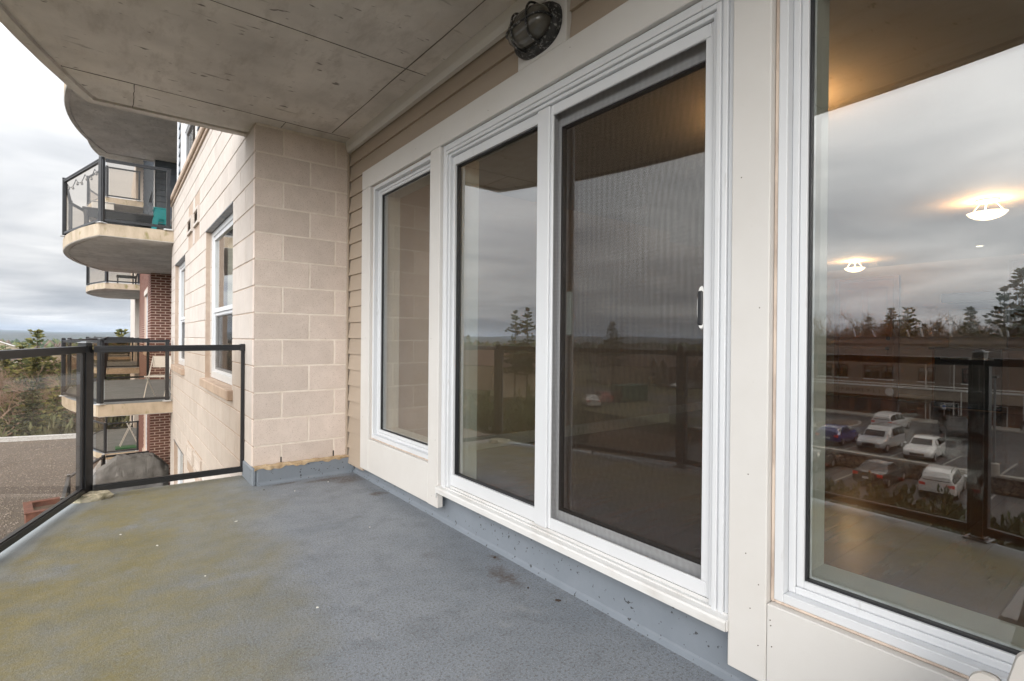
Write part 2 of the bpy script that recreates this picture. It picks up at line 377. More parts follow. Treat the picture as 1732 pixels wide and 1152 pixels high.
# ------------------------------------------------------------------ mesh helpers
class MB:
    def __init__(s): s.v = []; s.f = []; s.m = []
    def add(s, vs, fs, mi=0):
        o = len(s.v)
        s.v += [tuple(p) for p in vs]
        s.f += [tuple(i + o for i in f) for f in fs]
        s.m += [mi] * len(fs)
        return s
    def box(s, x0, x1, y0, y1, z0, z1, mi=0):
        return s.add([(x0,y0,z0),(x1,y0,z0),(x1,y1,z0),(x0,y1,z0),(x0,y0,z1),(x1,y0,z1),(x1,y1,z1),(x0,y1,z1)],
                     [(0,3,2,1),(4,5,6,7),(0,1,5,4),(1,2,6,5),(2,3,7,6),(3,0,4,7)], mi)
    def cbox(s, x0, x1, y0, y1, z0, z1, c=0.003, mi=0):
        """box with chamfered edges"""
        c = min(c, (x1-x0)*.45, (y1-y0)*.45, (z1-z0)*.45)
        vs = []; idx = {}
        for sx in (0, 1):
            for sy in (0, 1):
                for sz in (0, 1):
                    X, Y, Z = (x0, x1)[sx], (y0, y1)[sy], (z0, z1)[sz]
                    dx, dy, dz = (c, -c)[sx], (c, -c)[sy], (c, -c)[sz]
                    for a, p in enumerate(((X, Y+dy, Z+dz), (X+dx, Y, Z+dz), (X+dx, Y+dy, Z))):
                        idx[sx, sy, sz, a] = len(vs); vs.append(p)
        fs = []
        I = idx
        for q in (0, 1):
            r = [I[q,0,0,0], I[q,1,0,0], I[q,1,1,0], I[q,0,1,0]]; fs.append(tuple(r if q else r[::-1]))
            r = [I[0,q,0,1], I[1,q,0,1], I[1,q,1,1], I[0,q,1,1]]; fs.append(tuple(r[::-1] if q else r))
            r = [I[0,0,q,2], I[1,0,q,2], I[1,1,q,2], I[0,1,q,2]]; fs.append(tuple(r if q else r[::-1]))
        for a in (0, 1):
            for b in (0, 1):
                flip = (a + b) % 2 == 1
                r = [I[a,b,0,0], I[a,b,1,0], I[a,b,1,1], I[a,b,0,1]]; fs.append(tuple(r if flip else r[::-1]))
                r = [I[0,a,b,1], I[0,a,b,2], I[1,a,b,2], I[1,a,b,1]]; fs.append(tuple(r if flip else r[::-1]))
                r = [I[a,0,b,2], I[a,0,b,0], I[a,1,b,0], I[a,1,b,2]]; fs.append(tuple(r if flip else r[::-1]))
        for k in [(a,b,d) for a in (0,1) for b in (0,1) for d in (0,1)]:
            r = [I[k + (0,)], I[k + (1,)], I[k + (2,)]]
            fs.append(tuple(r if sum(k) % 2 == 1 else r[::-1]))
        return s.add(vs, fs, mi)
    def prism(s, poly, z0, z1, mi=0, mtop=None, mside=None):
        n = len(poly)
        vs = [(x, y, z0) for x, y in poly] + [(x, y, z1) for x, y in poly]
        s.add(vs, [tuple(range(n))[::-1]], mi)
        o = len(s.v) - 2 * n
        s.f.append(tuple(o + n + i for i in range(n))); s.m.append(mi if mtop is None else mtop)
        for i in range(n):
            j = (i + 1) % n
            s.f.append((o + i, o + j, o + n + j, o + n + i)); s.m.append(mi if mside is None else mside)
        return s
    def extr(s, prof, axis, a0, a1, mi=0):
        """extrude a 2-D profile along an axis: axis x -> prof (y,z); y -> (x,z)"""
        n = len(prof)
        def P(p, a): return (a, p[0], p[1]) if axis == 'x' else (p[0], a, p[1])
        vs = [P(p, a0) for p in prof] + [P(p, a1) for p in prof]
        fs = [tuple(range(n)), tuple(range(n, 2 * n))[::-1]]
        for i in range(n):
            j = (i + 1) % n
            fs.append((i, n + i, n + j, j))
        return s.add(vs, fs, mi)
    def tube(s, pts, r, n=6, mi=0, cap=True):
        pts = [Vector(p) for p in pts]
        k = len(pts)
        rr = r if isinstance(r, (list, tuple)) else [r] * k
        vs = []
        pu = None
        for i, p in enumerate(pts):
            d = (pts[min(i+1, k-1)] - pts[max(i-1, 0)])
            d = d.normalized() if d.length > 1e-9 else Vector((0, 0, 1))
            u = pu - d * pu.dot(d) if pu is not None else None
            if u is None or u.length < 1e-4:
                u = d.cross(Vector((0, 0, 1)))
                if u.length < 1e-3: u = d.cross(Vector((1, 0, 0)))
            u.normalize(); w = d.cross(u); pu = u
            for j in range(n):
                a = 2 * pi * j / n
                vs.append(p + (u * cos(a) + w * sin(a)) * rr[i])
        fs = []
        for i in range(k - 1):
            for j in range(n):
                j2 = (j + 1) % n
                fs.append((i*n+j, i*n+j2, (i+1)*n+j2, (i+1)*n+j))
        if cap:
            fs.append(tuple(range(n))[::-1]); fs.append(tuple((k-1)*n + j for j in range(n)))
        return s.add(vs, fs, mi)
    def lathe(s, prof, n=24, center=(0, 0, 0), axis='z', mi=0, sx=1, sy=1):
        vs = []
        for (r, h) in prof:
            for j in range(n):
                a = 2 * pi * j / n
                p = (r * cos(a) * sx, r * sin(a) * sy, h)
                if axis == 'x': p = (p[2], p[0], p[1])
                elif axis == 'y': p = (p[0], p[2], p[1])
                vs.append((p[0]+center[0], p[1]+center[1], p[2]+center[2]))
        fs = []
        for i in range(len(prof) - 1):
            for j in range(n):
                j2 = (j + 1) % n
                fs.append((i*n+j, i*n+j2, (i+1)*n+j2, (i+1)*n+j))
        fs.append(tuple(range(n))[::-1]); fs.append(tuple((len(prof)-1)*n + j for j in range(n)))
        return s.add(vs, fs, mi)
    def bar(s, a, b, w, h, mi=0, upv=(0, 0, 1)):
        """rectangular bar from a to b, w wide sideways, h high"""
        a, b = Vector(a), Vector(b)
        d = (b - a).normalized()
        u = Vector(upv)
        side = d.cross(u)
        if side.length < 1e-4: side = d.cross(Vector((1, 0, 0)))
        side.normalize(); u = side.cross(d)
        vs = []
        for p in (a, b):
            for sx, sz in ((-1,-1),(1,-1),(1,1),(-1,1)):
                vs.append(p + side * (w/2*sx) + u * (h/2*sz))
        return s.add(vs, [(0,1,2,3),(7,6,5,4),(0,4,5,1),(1,5,6,2),(2,6,7,3),(3,7,4,0)], mi)
    def quad(s, a, b, c, d, mi=0): return s.add([a, b, c, d], [(0, 1, 2, 3)], mi)
    def mesh(s, name, mats, smooth=False):
        me = bpy.data.meshes.new(name)
        me.from_pydata(s.v, [], s.f)
        if not isinstance(mats, (list, tuple)): mats = [mats]
        for mm in mats: me.materials.append(MATS[mm])
        if len(mats) > 1: me.polygons.foreach_set('material_index', s.m)
        if smooth: me.polygons.foreach_set('use_smooth', [True] * len(me.polygons))
        me.update()
        return me
    def build(s, name, mats, parent=None, world=False, smooth=False, loc=None, fix=True):
        me = s.mesh(name, mats, smooth)
        if fix: recalc(me)
        return link(name, me, parent, world, loc)

import bmesh
def recalc(me):
    bm = bmesh.new(); bm.from_mesh(me)
    bmesh.ops.recalc_face_normals(bm, faces=bm.faces)
    bm.to_mesh(me); bm.free()

def link(name, me, parent=None, world=False, loc=None):
    o = bpy.data.objects.new(name, me)
    COL.objects.link(o)
    if loc is not None: o.location = loc
    if parent:
        o.parent = parent
        if world: o.matrix_parent_inverse = PMAT[parent.name].inverted()
    else:
        PMAT[o.name] = Matrix.Identity(4)
    return o
PMAT = {}
def tag(o, label=None, cat=None, group=None, kind=None):
    if label: o['label'] = label
    if cat: o['category'] = cat
    if group: o['group'] = group
    if kind: o['kind'] = kind
    return o
def thing(name, label, cat, loc=(0, 0, 0), rz=0.0, group=None, kind=None):
    o = bpy.data.objects.new(name, None)
    o.empty_display_size = 0.1
    COL.objects.link(o)
    o.location = loc; o.rotation_euler = (0, 0, rz)
    PMAT[o.name] = Matrix.Translation(loc) @ Matrix.Rotation(rz, 4, 'Z')
    return tag(o, label, cat, group, kind)
def copy_tree(root, loc, rz=None, label=None):
    r = root.copy(); COL.objects.link(r); r.location = loc
    if rz is not None: r.rotation_euler = (0, 0, rz)
    PMAT[r.name] = Matrix.Translation(loc) @ Matrix.Rotation(rz or 0, 4, 'Z')
    if label: r['label'] = label
    for ch in list(root.children):
        c = ch.copy(); COL.objects.link(c); c.parent = r
        for g in list(ch.children):
            d = g.copy(); COL.objects.link(d); d.parent = c
    return r
def ring(mb, x0, x1, y0, y1, z0, z1, w, c=0.0025, wb=None, wt=None):
    """rectangular frame in the facade plane, butt-jointed bars w wide"""
    wb = w if wb is None else wb; wt = w if wt is None else wt
    mb.cbox(x0, x1, y0, y0 + w, z0, z1, c)
    mb.cbox(x0, x1, y1 - w, y1, z0, z1, c)
    mb.cbox(x0, x1 - .0005, y0 + w, y1 - w, z0, z0 + wb, c)
    mb.cbox(x0, x1 - .0005, y0 + w, y1 - w, z1 - wt, z1, c)
    return mb

# ================================================================== SETTING: terrain
G0, G1 = -8.0, -7.0          # lower lot / upper lot levels
def fbm(x, y, sc, o=4):
    return mnoise.fractal(Vector((x * sc, y * sc, 3.7)), 1.0, 2.1, o)
mat('scrub_ground', (0.115, 0.085, 0.055), 0.95, (0.075, 0.080, 0.038), 0.10, (0.38, 0.62), speck=(1.3, 0.5, 0.7, (0.16, 0.12, 0.08)))
mat('hill_forest', (0.036, 0.044, 0.036), 0.95, (0.062, 0.054, 0.042), 0.012, (0.35, 0.65), speck=(0.06, 0.5, 0.66, (0.035, 0.045, 0.03)))
mat('asphalt', (0.062, 0.062, 0.065), 0.85, (0.085, 0.083, 0.082), 0.7, bump=0.2, bscale=30)
mat('road_asphalt', (0.075, 0.073, 0.072), 0.85, (0.10, 0.097, 0.092), 0.4)
mat('concrete_pale', (0.42, 0.40, 0.37), 0.9, (0.33, 0.31, 0.28), 1.3)
mat('line_paint', (0.30, 0.30, 0.29), 0.8)
mat('lawn', (0.075, 0.082, 0.035), 0.95, (0.12, 0.105, 0.055), 0.8)
mat('mulch', (0.085, 0.058, 0.042), 0.95, (0.13, 0.095, 0.07), 3)
mb = MB()
n = 48
mb.add([(6000 * cos(2*pi*i/n), 6000 * sin(2*pi*i/n), G0 - 0.25) for i in range(n)], [tuple(range(n))])
tag(mb.build('ground', 'scrub_ground'), 'rough brown and green ground spreading to the horizon', 'ground', kind='structure')

mb = MB()
NR, NA = 26, 150
for i in range(NR):
    q = i / (NR - 1)
    r = 520 + 3900 * q ** 1.35
    for j in range(NA):
        a = 2 * pi * j / NA
        x, y = r * cos(a), r * sin(a)
        base = -9.5 + 23 * min(1, max(0, (r - 560) / 2600)) ** 1.15
        amp = 3 + 22 * q
        z = base + amp * fbm(x, y, 0.0016) + 2.2 * fbm(x, y, 0.006)
        if i == 0: z = -9.5
        if i == NR - 1: z = -20
        mb.v.append((x, y, z))
for i in range(NR - 1):
    for j in range(NA):
        j2 = (j + 1) % NA
        mb.f.append((i*NA+j, i*NA+j2, (i+1)*NA+j2, (i+1)*NA+j)); mb.m.append(0)
tag(mb.build('hills', 'hill_forest', smooth=True, fix=False), 'low wooded hills ringing the far horizon', 'hills', kind='structure')

# upper terrace that carries the shops, the upper lot and the houses
mb = MB(); mb.box(-420, -39.9, -260, 330, G0 - 2, G1)
tag(mb.build('terrace_ground', 'lawn'), 'upper terrace of rough lawn above the stone retaining wall', 'ground', kind='structure')
mb = MB(); mb.box(-62.2, -40.3, -22, 29.5, G1, G1 + 0.004)
tag(mb.build('upper_parking_lot', 'asphalt'), 'upper asphalt parking lot in front of the shops', 'parking lot', kind='structure')
mb = MB(); mb.box(-39.2, -27.5, -22, 27, G0 - 0.3, G0 + 0.004)
tag(mb.build('lower_parking_lot', 'asphalt'), 'lower asphalt parking lot below the stone wall', 'parking lot', kind='structure')
mb = MB(); mb.box(-70, -45.5, 31.0, 39.5, G1, G1 + 0.006); mb.box(-62, -54, 39.5, 120, G1, G1 + 0.006)
tag(mb.build('street', 'road_asphalt'), 'side street running past the town houses', 'road', kind='structure')
mb = MB(); mb.box(-64.6, -62.2, -22, 29.5, G1, G1 + 0.13)
tag(mb.build('shop_pavement', 'concrete_pale'), 'pale concrete pavement along the shop fronts', 'pavement', kind='structure')
# kerbed island
isl = thing('kerb_island', 'kerbed bark island in the upper parking lot left of the white sport utility', 'traffic island', (-53.2, 21.0, G1))
mb = MB(); pts = []
for i in range(28):
    a = 2*pi*i/28
    pts.append((4.2 * cos(a) * (1 if abs(cos(a)) < .9 else .97), 1.5 * sin(a)))
mb.prism(pts, 0.004, 0.16); mb.build('kerb', 'concrete_pale', isl)
mb = MB(); mb.prism([(x*.93, y*.84) for x, y in pts], 0.10, 0.19); mb.build('bark_bed', 'mulch', isl)
for y0 in (18.6, 15.9, 12.95, 10.0, 7.1, 4.2, 1.3):
    mb = MB(); mb.box(-45.4, -40.8, y0 - .06, y0 + .06, G1 + .004, G1 + .009)
    tag(mb.build('parking_line', 'line_paint'), 'white painted bay line on the upper asphalt parking lot', 'parking line', 'bay lines of the upper parking lot', 'structure')
for y0 in (18.3, 14.2, 10.6, 7.1):
    mb = MB(); mb.box(-39.0, -34.4, y0 - .06, y0 + .06, G0 + .004, G0 + .009)
    tag(mb.build('parking_line', 'line_paint'), 'white painted bay line on the lower asphalt parking lot', 'parking line', 'bay lines of the lower parking lot', 'structure')

# ================================================================== OUR BUILDING
FLOOR_H = 2.89
def arc_outline(inset=0.0, xin=1.62, half=2.88, n=22):
    """plan of a bowed balcony slab, centred on y=0: straight ends, bowed front"""
    R_ = (half**2 + .59**2) / (2 * .59)
    cx = -.74 + R_
    pts = [(xin, half - inset), ]
    a0 = math.asin(half / R_)
    out = []
    for i in range(n + 1):
        a = a0 - 2 * a0 * i / n
        out.append((cx - (R_ - inset) * cos(a), (R_ - inset) * sin(a)))
    # clip to the straight ends
    out = [p for p in out if abs(p[1]) < half - inset - .02]
    xe = cx - sqrt((R_ - inset)**2 - (half - inset)**2)
    pts = [(xin, half - inset), (xe, half - inset)] + out + [(xe, -half + inset), (xin, -half + inset)]
    return pts
YC = 1.72
def slab_mesh(mb, z_top, yc, th=0.2, xin=1.62, groove=True, mi_edge=0, mi_soff=1, mi_top=2, rough=0.0, half=2.88, rnd=random.Random(3)):
    o = arc_outline(0, xin, half); i1 = arc_outline(.075, xin, half); i2 = arc_outline(.105, xin, half)
    n = len(o)
    z1 = z_top - th
    def j(p): return (p[0] + rnd.uniform(-rough, rough), p[1] + rnd.uniform(-rough, rough))
    b = len(mb.v)
    loops = [([(x, y + yc, z_top) for x, y in o]), ([(*j((x, y + yc)), z1 + .012) for x, y in o]), [(x + .012 * (x < 1), y * .997 + yc, z1) for x, y in o],
             [(x, y + yc, z1) for x, y in i1], [(x, y + yc, z1 + .025) for x, y in i1], [(x, y + yc, z1 + .025) for x, y in i2], [(x, y + yc, z1 + .006) for x, y in i2]]
    for l in loops: mb.v += l
    mb.f.append(tuple(b + i for i in range(n))); mb.m.append(mi_top)
    for k in range(len(loops) - 1):
        for i in range(n):
            i2_ = (i + 1) % n
            mb.f.append((b + k*n + i, b + k*n + i2_, b + (k+1)*n + i2_, b + (k+1)*n + i)); mb.m.append(mi_edge if k < 1 else mi_soff)
    mb.f.append(tuple(b + 6*n + i for i in range(n))[::-1]); mb.m.append(mi_soff)
    return mb

# deck (floor) : finely gridded top so it can dish slightly
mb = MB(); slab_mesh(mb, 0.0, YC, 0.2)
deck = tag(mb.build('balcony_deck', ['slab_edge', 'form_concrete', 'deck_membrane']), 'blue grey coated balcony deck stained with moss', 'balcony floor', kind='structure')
mb = MB(); mb.cbox(1.605, 1.70, -.84, 4.21, -.004, .205, .006); mb.cbox(.862, 1.605, 4.205, 4.30, -.004, .128, .008); mb.cbox(.83, .8615, 4.205, 4.575, -.004, .128, .008)
mb.extr([(1.612, -.003), (1.612, .028), (1.600, .012), (1.580, -.003)], 'y', -.8, 4.205)
mb.extr([(4.206, -.003), (4.206, .022), (4.195, .008), (4.178, -.003)], 'x', .862, 1.58)
mb.build('upstand', 'kerb_paint', deck)
# torn foam strip between block wall and upstand
mb = MB(); rnd = random.Random(11)
prev = None
N_ = 26
for i in range(N_ + 1):
    x = .845 + (1.552 - .845) * i / N_
    zt, zb = .143 + rnd.uniform(-.003, .003), .126 - abs(rnd.gauss(0, .008)) - (.012 if .10 < i / N_ < .3 else 0)
    cur = [(x, 4.232 + rnd.uniform(-.005, .004), zt), (x, 4.200 + rnd.uniform(-.008, .003), zt - .008), (x, 4.200 + rnd.uniform(-.008, .003), zb), (x, 4.235, zb + .004)]
    b = len(mb.v); mb.v += cur
    if prev is not None:
        for k in range(4):
            mb.f.append((prev + k, prev + (k+1) % 4, b + (k+1) % 4, b + k)); mb.m.append(0)
    prev = b
mb.build('foam_strip', 'foam', deck)
rnd = random.Random(5)
for (x, y, s, mt_) in ((.674, 2.16, .006, 'pale_chip'), (.601, 3.461, .009, 'pale_chip'), (1.32, 4.0, .007, 'pale_chip'), (1.05, 3.9, .006, 'pale_chip'), (.88, 4.06, .008, 'dark_chip'), (.2, 3.3, .006, 'pale_chip'), (1.54, 2.13, .008, 'dark_chip'),
                   (1.47, 1.78, .006, 'dark_chip'), (1.2, 2.9, .004, 'pale_chip'), (.35, 2.75, .004, 'pale_chip'), (1.5, 1.62, .012, 'dark_chip'), (.05, 3.6, .006, 'pale_chip')):
    mb = MB(); pts = [(s * rnd.uniform(.6, 1.3) * cos(2*pi*k/6), s * rnd.uniform(.4, 1.0) * sin(2*pi*k/6)) for k in range(6)]
    mb.prism(pts, 0, .003)
    o = mb.build('debris_chip', mt_, loc=(x, y, 0.0005)); o.rotation_euler = (0, 0, rnd.uniform(0, 3))
    dk = mt_ == 'dark_chip'
    tag(o, ('small dark bit of leaf litter lying on the blue deck' if dk else 'small pale paint flake lying on the blue deck'), 'debris', 'dark litter bits on the deck' if dk else 'pale flakes on the deck')

# ceiling slab: soffit at 2.69
mb = MB(); slab_mesh(mb, 2.89, YC, 0.2, rough=.010)
ceil = tag(mb.build('ceiling_slab', ['slab_edge', 'form_concrete', 'slab_top']), 'board marked concrete underside of the balcony above', 'ceiling', kind='structure')

mat('seam_dark', (0.115, 0.10, 0.088), 0.9)
rnd = random.Random(8)
for a, b in (((-.24, 4.085), (1.52, 4.11)), ((-.62, 2.844), (1.52, 2.844)), ((.112, 4.10), (.114, 4.515)), ((1.36, 4.085), (1.425, -.6)), ((-.66, 1.55), (1.5, 1.56)), ((1.02, 4.1), (1.02, 4.23))):
    mb = MB(); k = 14
    pts = [(a[0] + (b[0]-a[0])*i/k + rnd.uniform(-.0025, .0025), a[1] + (b[1]-a[1])*i/k + rnd.uniform(-.0025, .0025), 2.6955) for i in range(k + 1)]
    mb.tube(pts, [rnd.uniform(.0016, .0036) for _ in pts], 5)
    mb.build('form_seam', 'seam_dark', ceil)

# ------------------------------------------------------------------ facade of the recess
XS, XT, XG = 1.552, 1.525, 1.597
wall = thing('siding_wall', 'taupe lap siding wall with broad cream trim boards round the windows and door', 'wall', (0, 0, 0), kind='structure')
mb = MB()
X0, X1 = 1.566, 1.74
for (y0, y1, z0, z1) in ((3.672, 4.40, .2, 2.7), (2.60, 2.87, .2, 2.7), (.682, .89, .2, 2.7), (-1.0, -.64, .2, 2.7),
                         (-.64, .682, 2.165, 2.7), (-.64, .682, .2, .42), (.89, 2.60, 2.165, 2.7), (2.87, 3.672, 2.165, 2.7), (2.87, 3.672, .2, .42), (-1.0, 4.4, .0, .199)):
    mb.box(1.622, X1, y0, y1, z0, z1)
for (y0, y1, z0, z1) in ((3.76, 4.23, .1295, 2.7), (2.70, 2.80, .2, 2.22), (.76, .865, .2, 2.22), (-.84, 3.76, 2.24, 2.7)):
    mb.box(X0, 1.6215, y0, y1, z0, z1)
mb.build('wall_core', 'drywall', wall)
# lap siding planks: left strip and the band above the trim
def plank(y0, y1, z, h=.128):
    mb = MB()
    mb.extr([(XS - .004, z - .010), (XS + .013, z + h - .002), (X0 - .001, z + h - .002), (X0 - .001, z - .010)], 'y', y0, y1)
    mb.build('siding_plank', 'siding', wall)
for k in range(21):
    z = 2.517 + .128 - .128 * (k + 1)
    if z > 2.36: plank(-.8, 4.222, z)
    elif z > .05: plank(3.893, 4.222, z)
plank(3.893, 4.222, .0605 - .128 + .128) if False else None
mb = MB(); mb.cbox(1.535, 1.553, 4.222, 4.238, .1, 2.61, .003); mb.build('corner_bead', 'siding', wall)
mb = MB(); mb.extr([(1.508, 2.695), (1.512, 2.642), (1.524, 2.612), (1.552, 2.612), (1.552, 2.695)], 'y', -.84, 4.205); mb.build('ceiling_moulding', 'trim_paint', wall)
def board(y0, y1, z0, z1, x0=XT, x1=1.563):
    mb = MB(); mb.cbox(x0, x1, y0, y1, z0, z1, .003); return mb.build('trim_board', 'trim_paint', wall)
board(-.84, 3.888, 2.231, 2.371)
board(3.732, 3.888, .106, 2.2295)
board(2.690, 2.808, .104, 2.2295)
board(.753, .872, .094, 2.2295)
board(2.8095, 3.7305, .106, .347, XT + .001)
board(-.70, .7515, .088, .334, XT + .001)
board(-.84, -.7015, .094, 2.2295)
board(1.630, 1.962, 2.3725, 2.612, XT + .004)
# nail heads in the trim
mb = MB(); rnd = random.Random(2)
for (y, z) in [(.815, .46), (.775, .38), (.74, .29), (.738, .275), (.80, .30), (.735, .215), (.775, .2), (.81, .7), (.78, 1.2), (.84, 1.6), (2.72, .5), (2.78, 1.1), (3.8, 1.1), (3.84, .5), (2.76, .16), (2.2, 2.27), (1.6, 2.33), (3.0, 2.3)]:
    mb.lathe([(.0019, 0), (.0015, .0015)], 6, (XT - .0012, y, z), axis='x')
mb.build('nail_head', 'dark_chip', wall)['kind'] = 'stuff'

# ------------------------------------------------------------------ windows
def glaze(mb, x, y0, y1, z0, z1, tilt=0.0, th=0.0):
    yc = (y0 + y1) / 2
    d = lambda y: (y - yc) * tilt
    return mb.quad((x + d(y0), y0, z0), (x + d(y1), y1, z0), (x + d(y1), y1, z1), (x + d(y0), y0, z1))
def fixed_window(name, label, y0, y1, z0, z1, ghost=0.012):
    w = thing(name, label, 'window', (1.57, (y0 + y1) / 2, z0))
    mb = MB(); ring(mb, 1.548, 1.565, y0, y1, z0, z1, .012, wb=.010, wt=.006); mb.build('caulk_joint', 'caulk', w, True)
    mb = MB()
    a, b, c, d = y0 + .0115, y1 - .0115, z0 + .0095, z1 - .0055
    ring(mb, 1.5445, 1.62, a, b, c, d, .026)
    mb.build('frame', 'vinyl', w, True)
    mb = MB()
    a += .0265; b -= .0265; c += .0265; d -= .0265
    ring(mb, 1.574, 1.615, a, b, c, d, .020); ring(mb, 1.579, 1.612, a + .0205, b - .0205, c + .0205, d - .0205, .0205)
    mb.build('sash', 'vinyl', w, True)
    a += .0415; b -= .0415; c += .0415; d -= .0415
    mb = MB(); ring(mb, 1.5875, 1.613, a - .0005, b + .0005, c - .0005, d + .0005, .006, .001); mb.build('gasket', 'gasket', w, True)
    mb = MB(); glaze(mb, XG, a + .004, b - .004, c + .004, d - .004); mb.build('outer_pane', 'window_glass', w, True)
    mb = MB(); glaze(mb, XG + .014, a + .004, b - .004, c + .004, d - .004, ghost); mb.build('inner_pane', 'window_glass_inner', w, True)
    mb = MB(); ring(mb, XG + .006, XG + .009, a + .005, b - .005, c + .005, d - .005, .006, .001); mb.build('spacer', 'pale_metal', w, True)
    return w
fixed_window('narrow_window', 'tall narrow white framed window beside the block wall', 2.809, 3.7305, .3485, 2.229)
fixed_window('picture_window', 'wide white framed picture window reflecting the car park', -.70, .7515, .3355, 2.229, .014)

# ------------------------------------------------------------------ sliding door
dr = thing('sliding_door', 'white sliding patio door with a fly screen on its near half', 'door', (1.57, 1.78, .2))
D0, D1, DZ0, DZ1 = .874, 2.688, .236, 2.2295
def casing(prof):
    """brickmould bars round three sides; prof = list of (inset0, inset1, x front)"""
    for (i0, i1, xf) in prof:
        for nm in (0,):
            mb = MB()
            mb.cbox(xf, 1.60, D0 + i0, D0 + i1 - .0003, DZ0, DZ1 - i0, .0022)
            mb.cbox(xf, 1.60, D1 - i1 + .0003, D1 - i0, DZ0, DZ1 - i0, .0022)
            mb.cbox(xf + .0005, 1.60, D0 + i1, D1 - i1, DZ1 - i1, DZ1 - i0, .0022)
            mb.build('casing', 'vinyl', dr, True)
casing([(0, .022, 1.546), (.0223, .040, 1.537), (.0403, .0445, 1.541), (.0448, .062, 1.5345), (.0623, .078, 1.547)])
mb = MB(); mb.extr([(1.510, .201), (1.510, .226), (1.515, .233), (1.540, .2365), (1.540, .243), (1.546, .243), (1.546, .2365), (1.565, .237), (1.565, .25), (1.64, .25), (1.64, .201)], 'y', .872, 2.688)
mb.build('sill', 'sill_vinyl', dr, True)
mb = MB(); mb.cbox(1.514, 1.524, .868, .8715, .2005, .236, .001); mb.cbox(1.512, 1.524, 2.6885, 2.6915, .17, .236, .001); mb.build('sill_end_cap', 'sill_vinyl', dr, True)
# fixed left leaf
mb = MB()
ring(mb, 1.566, 1.612, 1.765, 2.612, .2515, 2.150, .022, wb=.066, wt=.050)
mb.build('fixed_leaf', 'vinyl', dr, True)
mb = MB(); mb.cbox(1.553, 1.61, 1.760, 1.842, .2516, 2.1495, .003); mb.build('meeting_stile', 'vinyl', dr, True)
mb = MB(); ring(mb, 1.580, 1.606, 1.841, 2.5905, .317, 2.1005, .006, .001); mb.build('gasket', 'gasket', dr, True)
mb = MB(); glaze(mb, XG, 1.845, 2.588, .320, 2.098); mb.build('fixed_pane', 'window_glass', dr, True)
mb = MB(); glaze(mb, XG + .014, 1.845, 2.588, .320, 2.098, .010); mb.build('fixed_inner_pane', 'window_glass_inner', dr, True)
# sliding right leaf (behind the screen)
mb = MB(); ring(mb, 1.614, 1.650, .900, 1.835, .2515, 2.150, .088, wb=.075, wt=.085); mb.build('sliding_leaf', 'vinyl', dr, True)
mb = MB(); ring(mb, 1.618, 1.646, .9875, 1.7475, .326, 2.0655, .008, .001); mb.build('gasket', 'gasket', dr, True)
mb = MB(); glaze(mb, 1.632, .99, 1.745, .328, 2.063); mb.build('sliding_pane', 'window_glass', dr, True)
mb = MB(); glaze(mb, 1.642, .99, 1.745, .328, 2.063, .010); mb.build('sliding_inner_pane', 'window_glass_inner', dr, True)
# fly screen
sc_ = MB(); ring(sc_, 1.562, 1.576, .955, 1.7595, .2525, 2.150, .016, .003, wb=.05, wt=.046)
scr = sc_.build('screen_frame', 'vinyl', dr, True)
mb = MB(); mb.cbox(1.5615, 1.577, .9555, .990, .303, 2.1035, .003); mb.build('screen_stile', 'vinyl', dr, True)
mb = MB(); glaze(mb, 1.570, .985, 1.745, .300, 2.105); mb.build('screen_mesh', 'insect_mesh', dr, True)
mb = MB()
hp = [(.0225 * cos(2*pi*k/24) * .62, .070 * (abs(sin(2*pi*k/24)) ** .8) * (1 if sin(2*pi*k/24) >= 0 else -1)) for k in range(24)]
mb.add([(1.5635, .9995 + y, 1.212 + z) for y, z in hp] + [(1.569, .9995 + y*1.08, 1.212 + z*1.04) for y, z in hp],
       [tuple(range(24)), tuple(range(24, 48))[::-1]] + [(k, (k+1) % 24, 24 + (k+1) % 24, 24 + k) for k in range(24)])
hd = mb.build('screen_handle', 'white_plastic', dr, True)
mb = MB(); mb.cbox(1.5580, 1.575, .9910, 1.0115, 1.152, 1.268, .005); mb.build('grip', 'gasket', dr, True)
# interior lock set seen through the fixed leaf
mb = MB(); mb.cbox(1.655, 1.675, 1.72, 1.75, 1.12, 1.32, .005); mb.build('inner_handle', 'white_plastic', dr, True)

# ------------------------------------------------------------------ bulkhead wall light
wl = thing('wall_light', 'black oval bulkhead wall light with wire guard and grey glass', 'wall light', (1.529, 1.805, 2.488))
def oval(a, b, x, n=32, p=2.5):
    return [(x, a * (abs(cos(2*pi*k/n)) ** (2/p)) * (1 if cos(2*pi*k/n) >= 0 else -1), b * (abs(sin(2*pi*k/n)) ** (2/p)) * (1 if sin(2*pi*k/n) >= 0 else -1)) for k in range(n)]
def loft(mb, loops, cap=True):
    n = len(loops[0]); b = len(mb.v)
    for l in loops: mb.v += l
    for i in range(len(loops) - 1):
        for k in range(n):
            k2 = (k + 1) % n
            mb.f.append((b+i*n+k, b+i*n+k2, b+(i+1)*n+k2, b+(i+1)*n+k)); mb.m.append(0)
    if cap:
        mb.f.append(tuple(b+k for k in range(n))[::-1]); mb.m.append(0)
        mb.f.append(tuple(b+(len(loops)-1)*n+k for k in range(n))); mb.m.append(0)
    return mb
A_, B_ = .150, .098
mb = MB(); loft(mb, [oval(A_+.002, B_+.002, -.001), oval(A_, B_, -.026), oval(A_-.006, B_-.006, -.036), oval(A_-.018, B_-.018, -.042), oval(A_-.030, B_-.030, -.040)])
o = mb.build('base', 'lamp_black', wl, smooth=True)
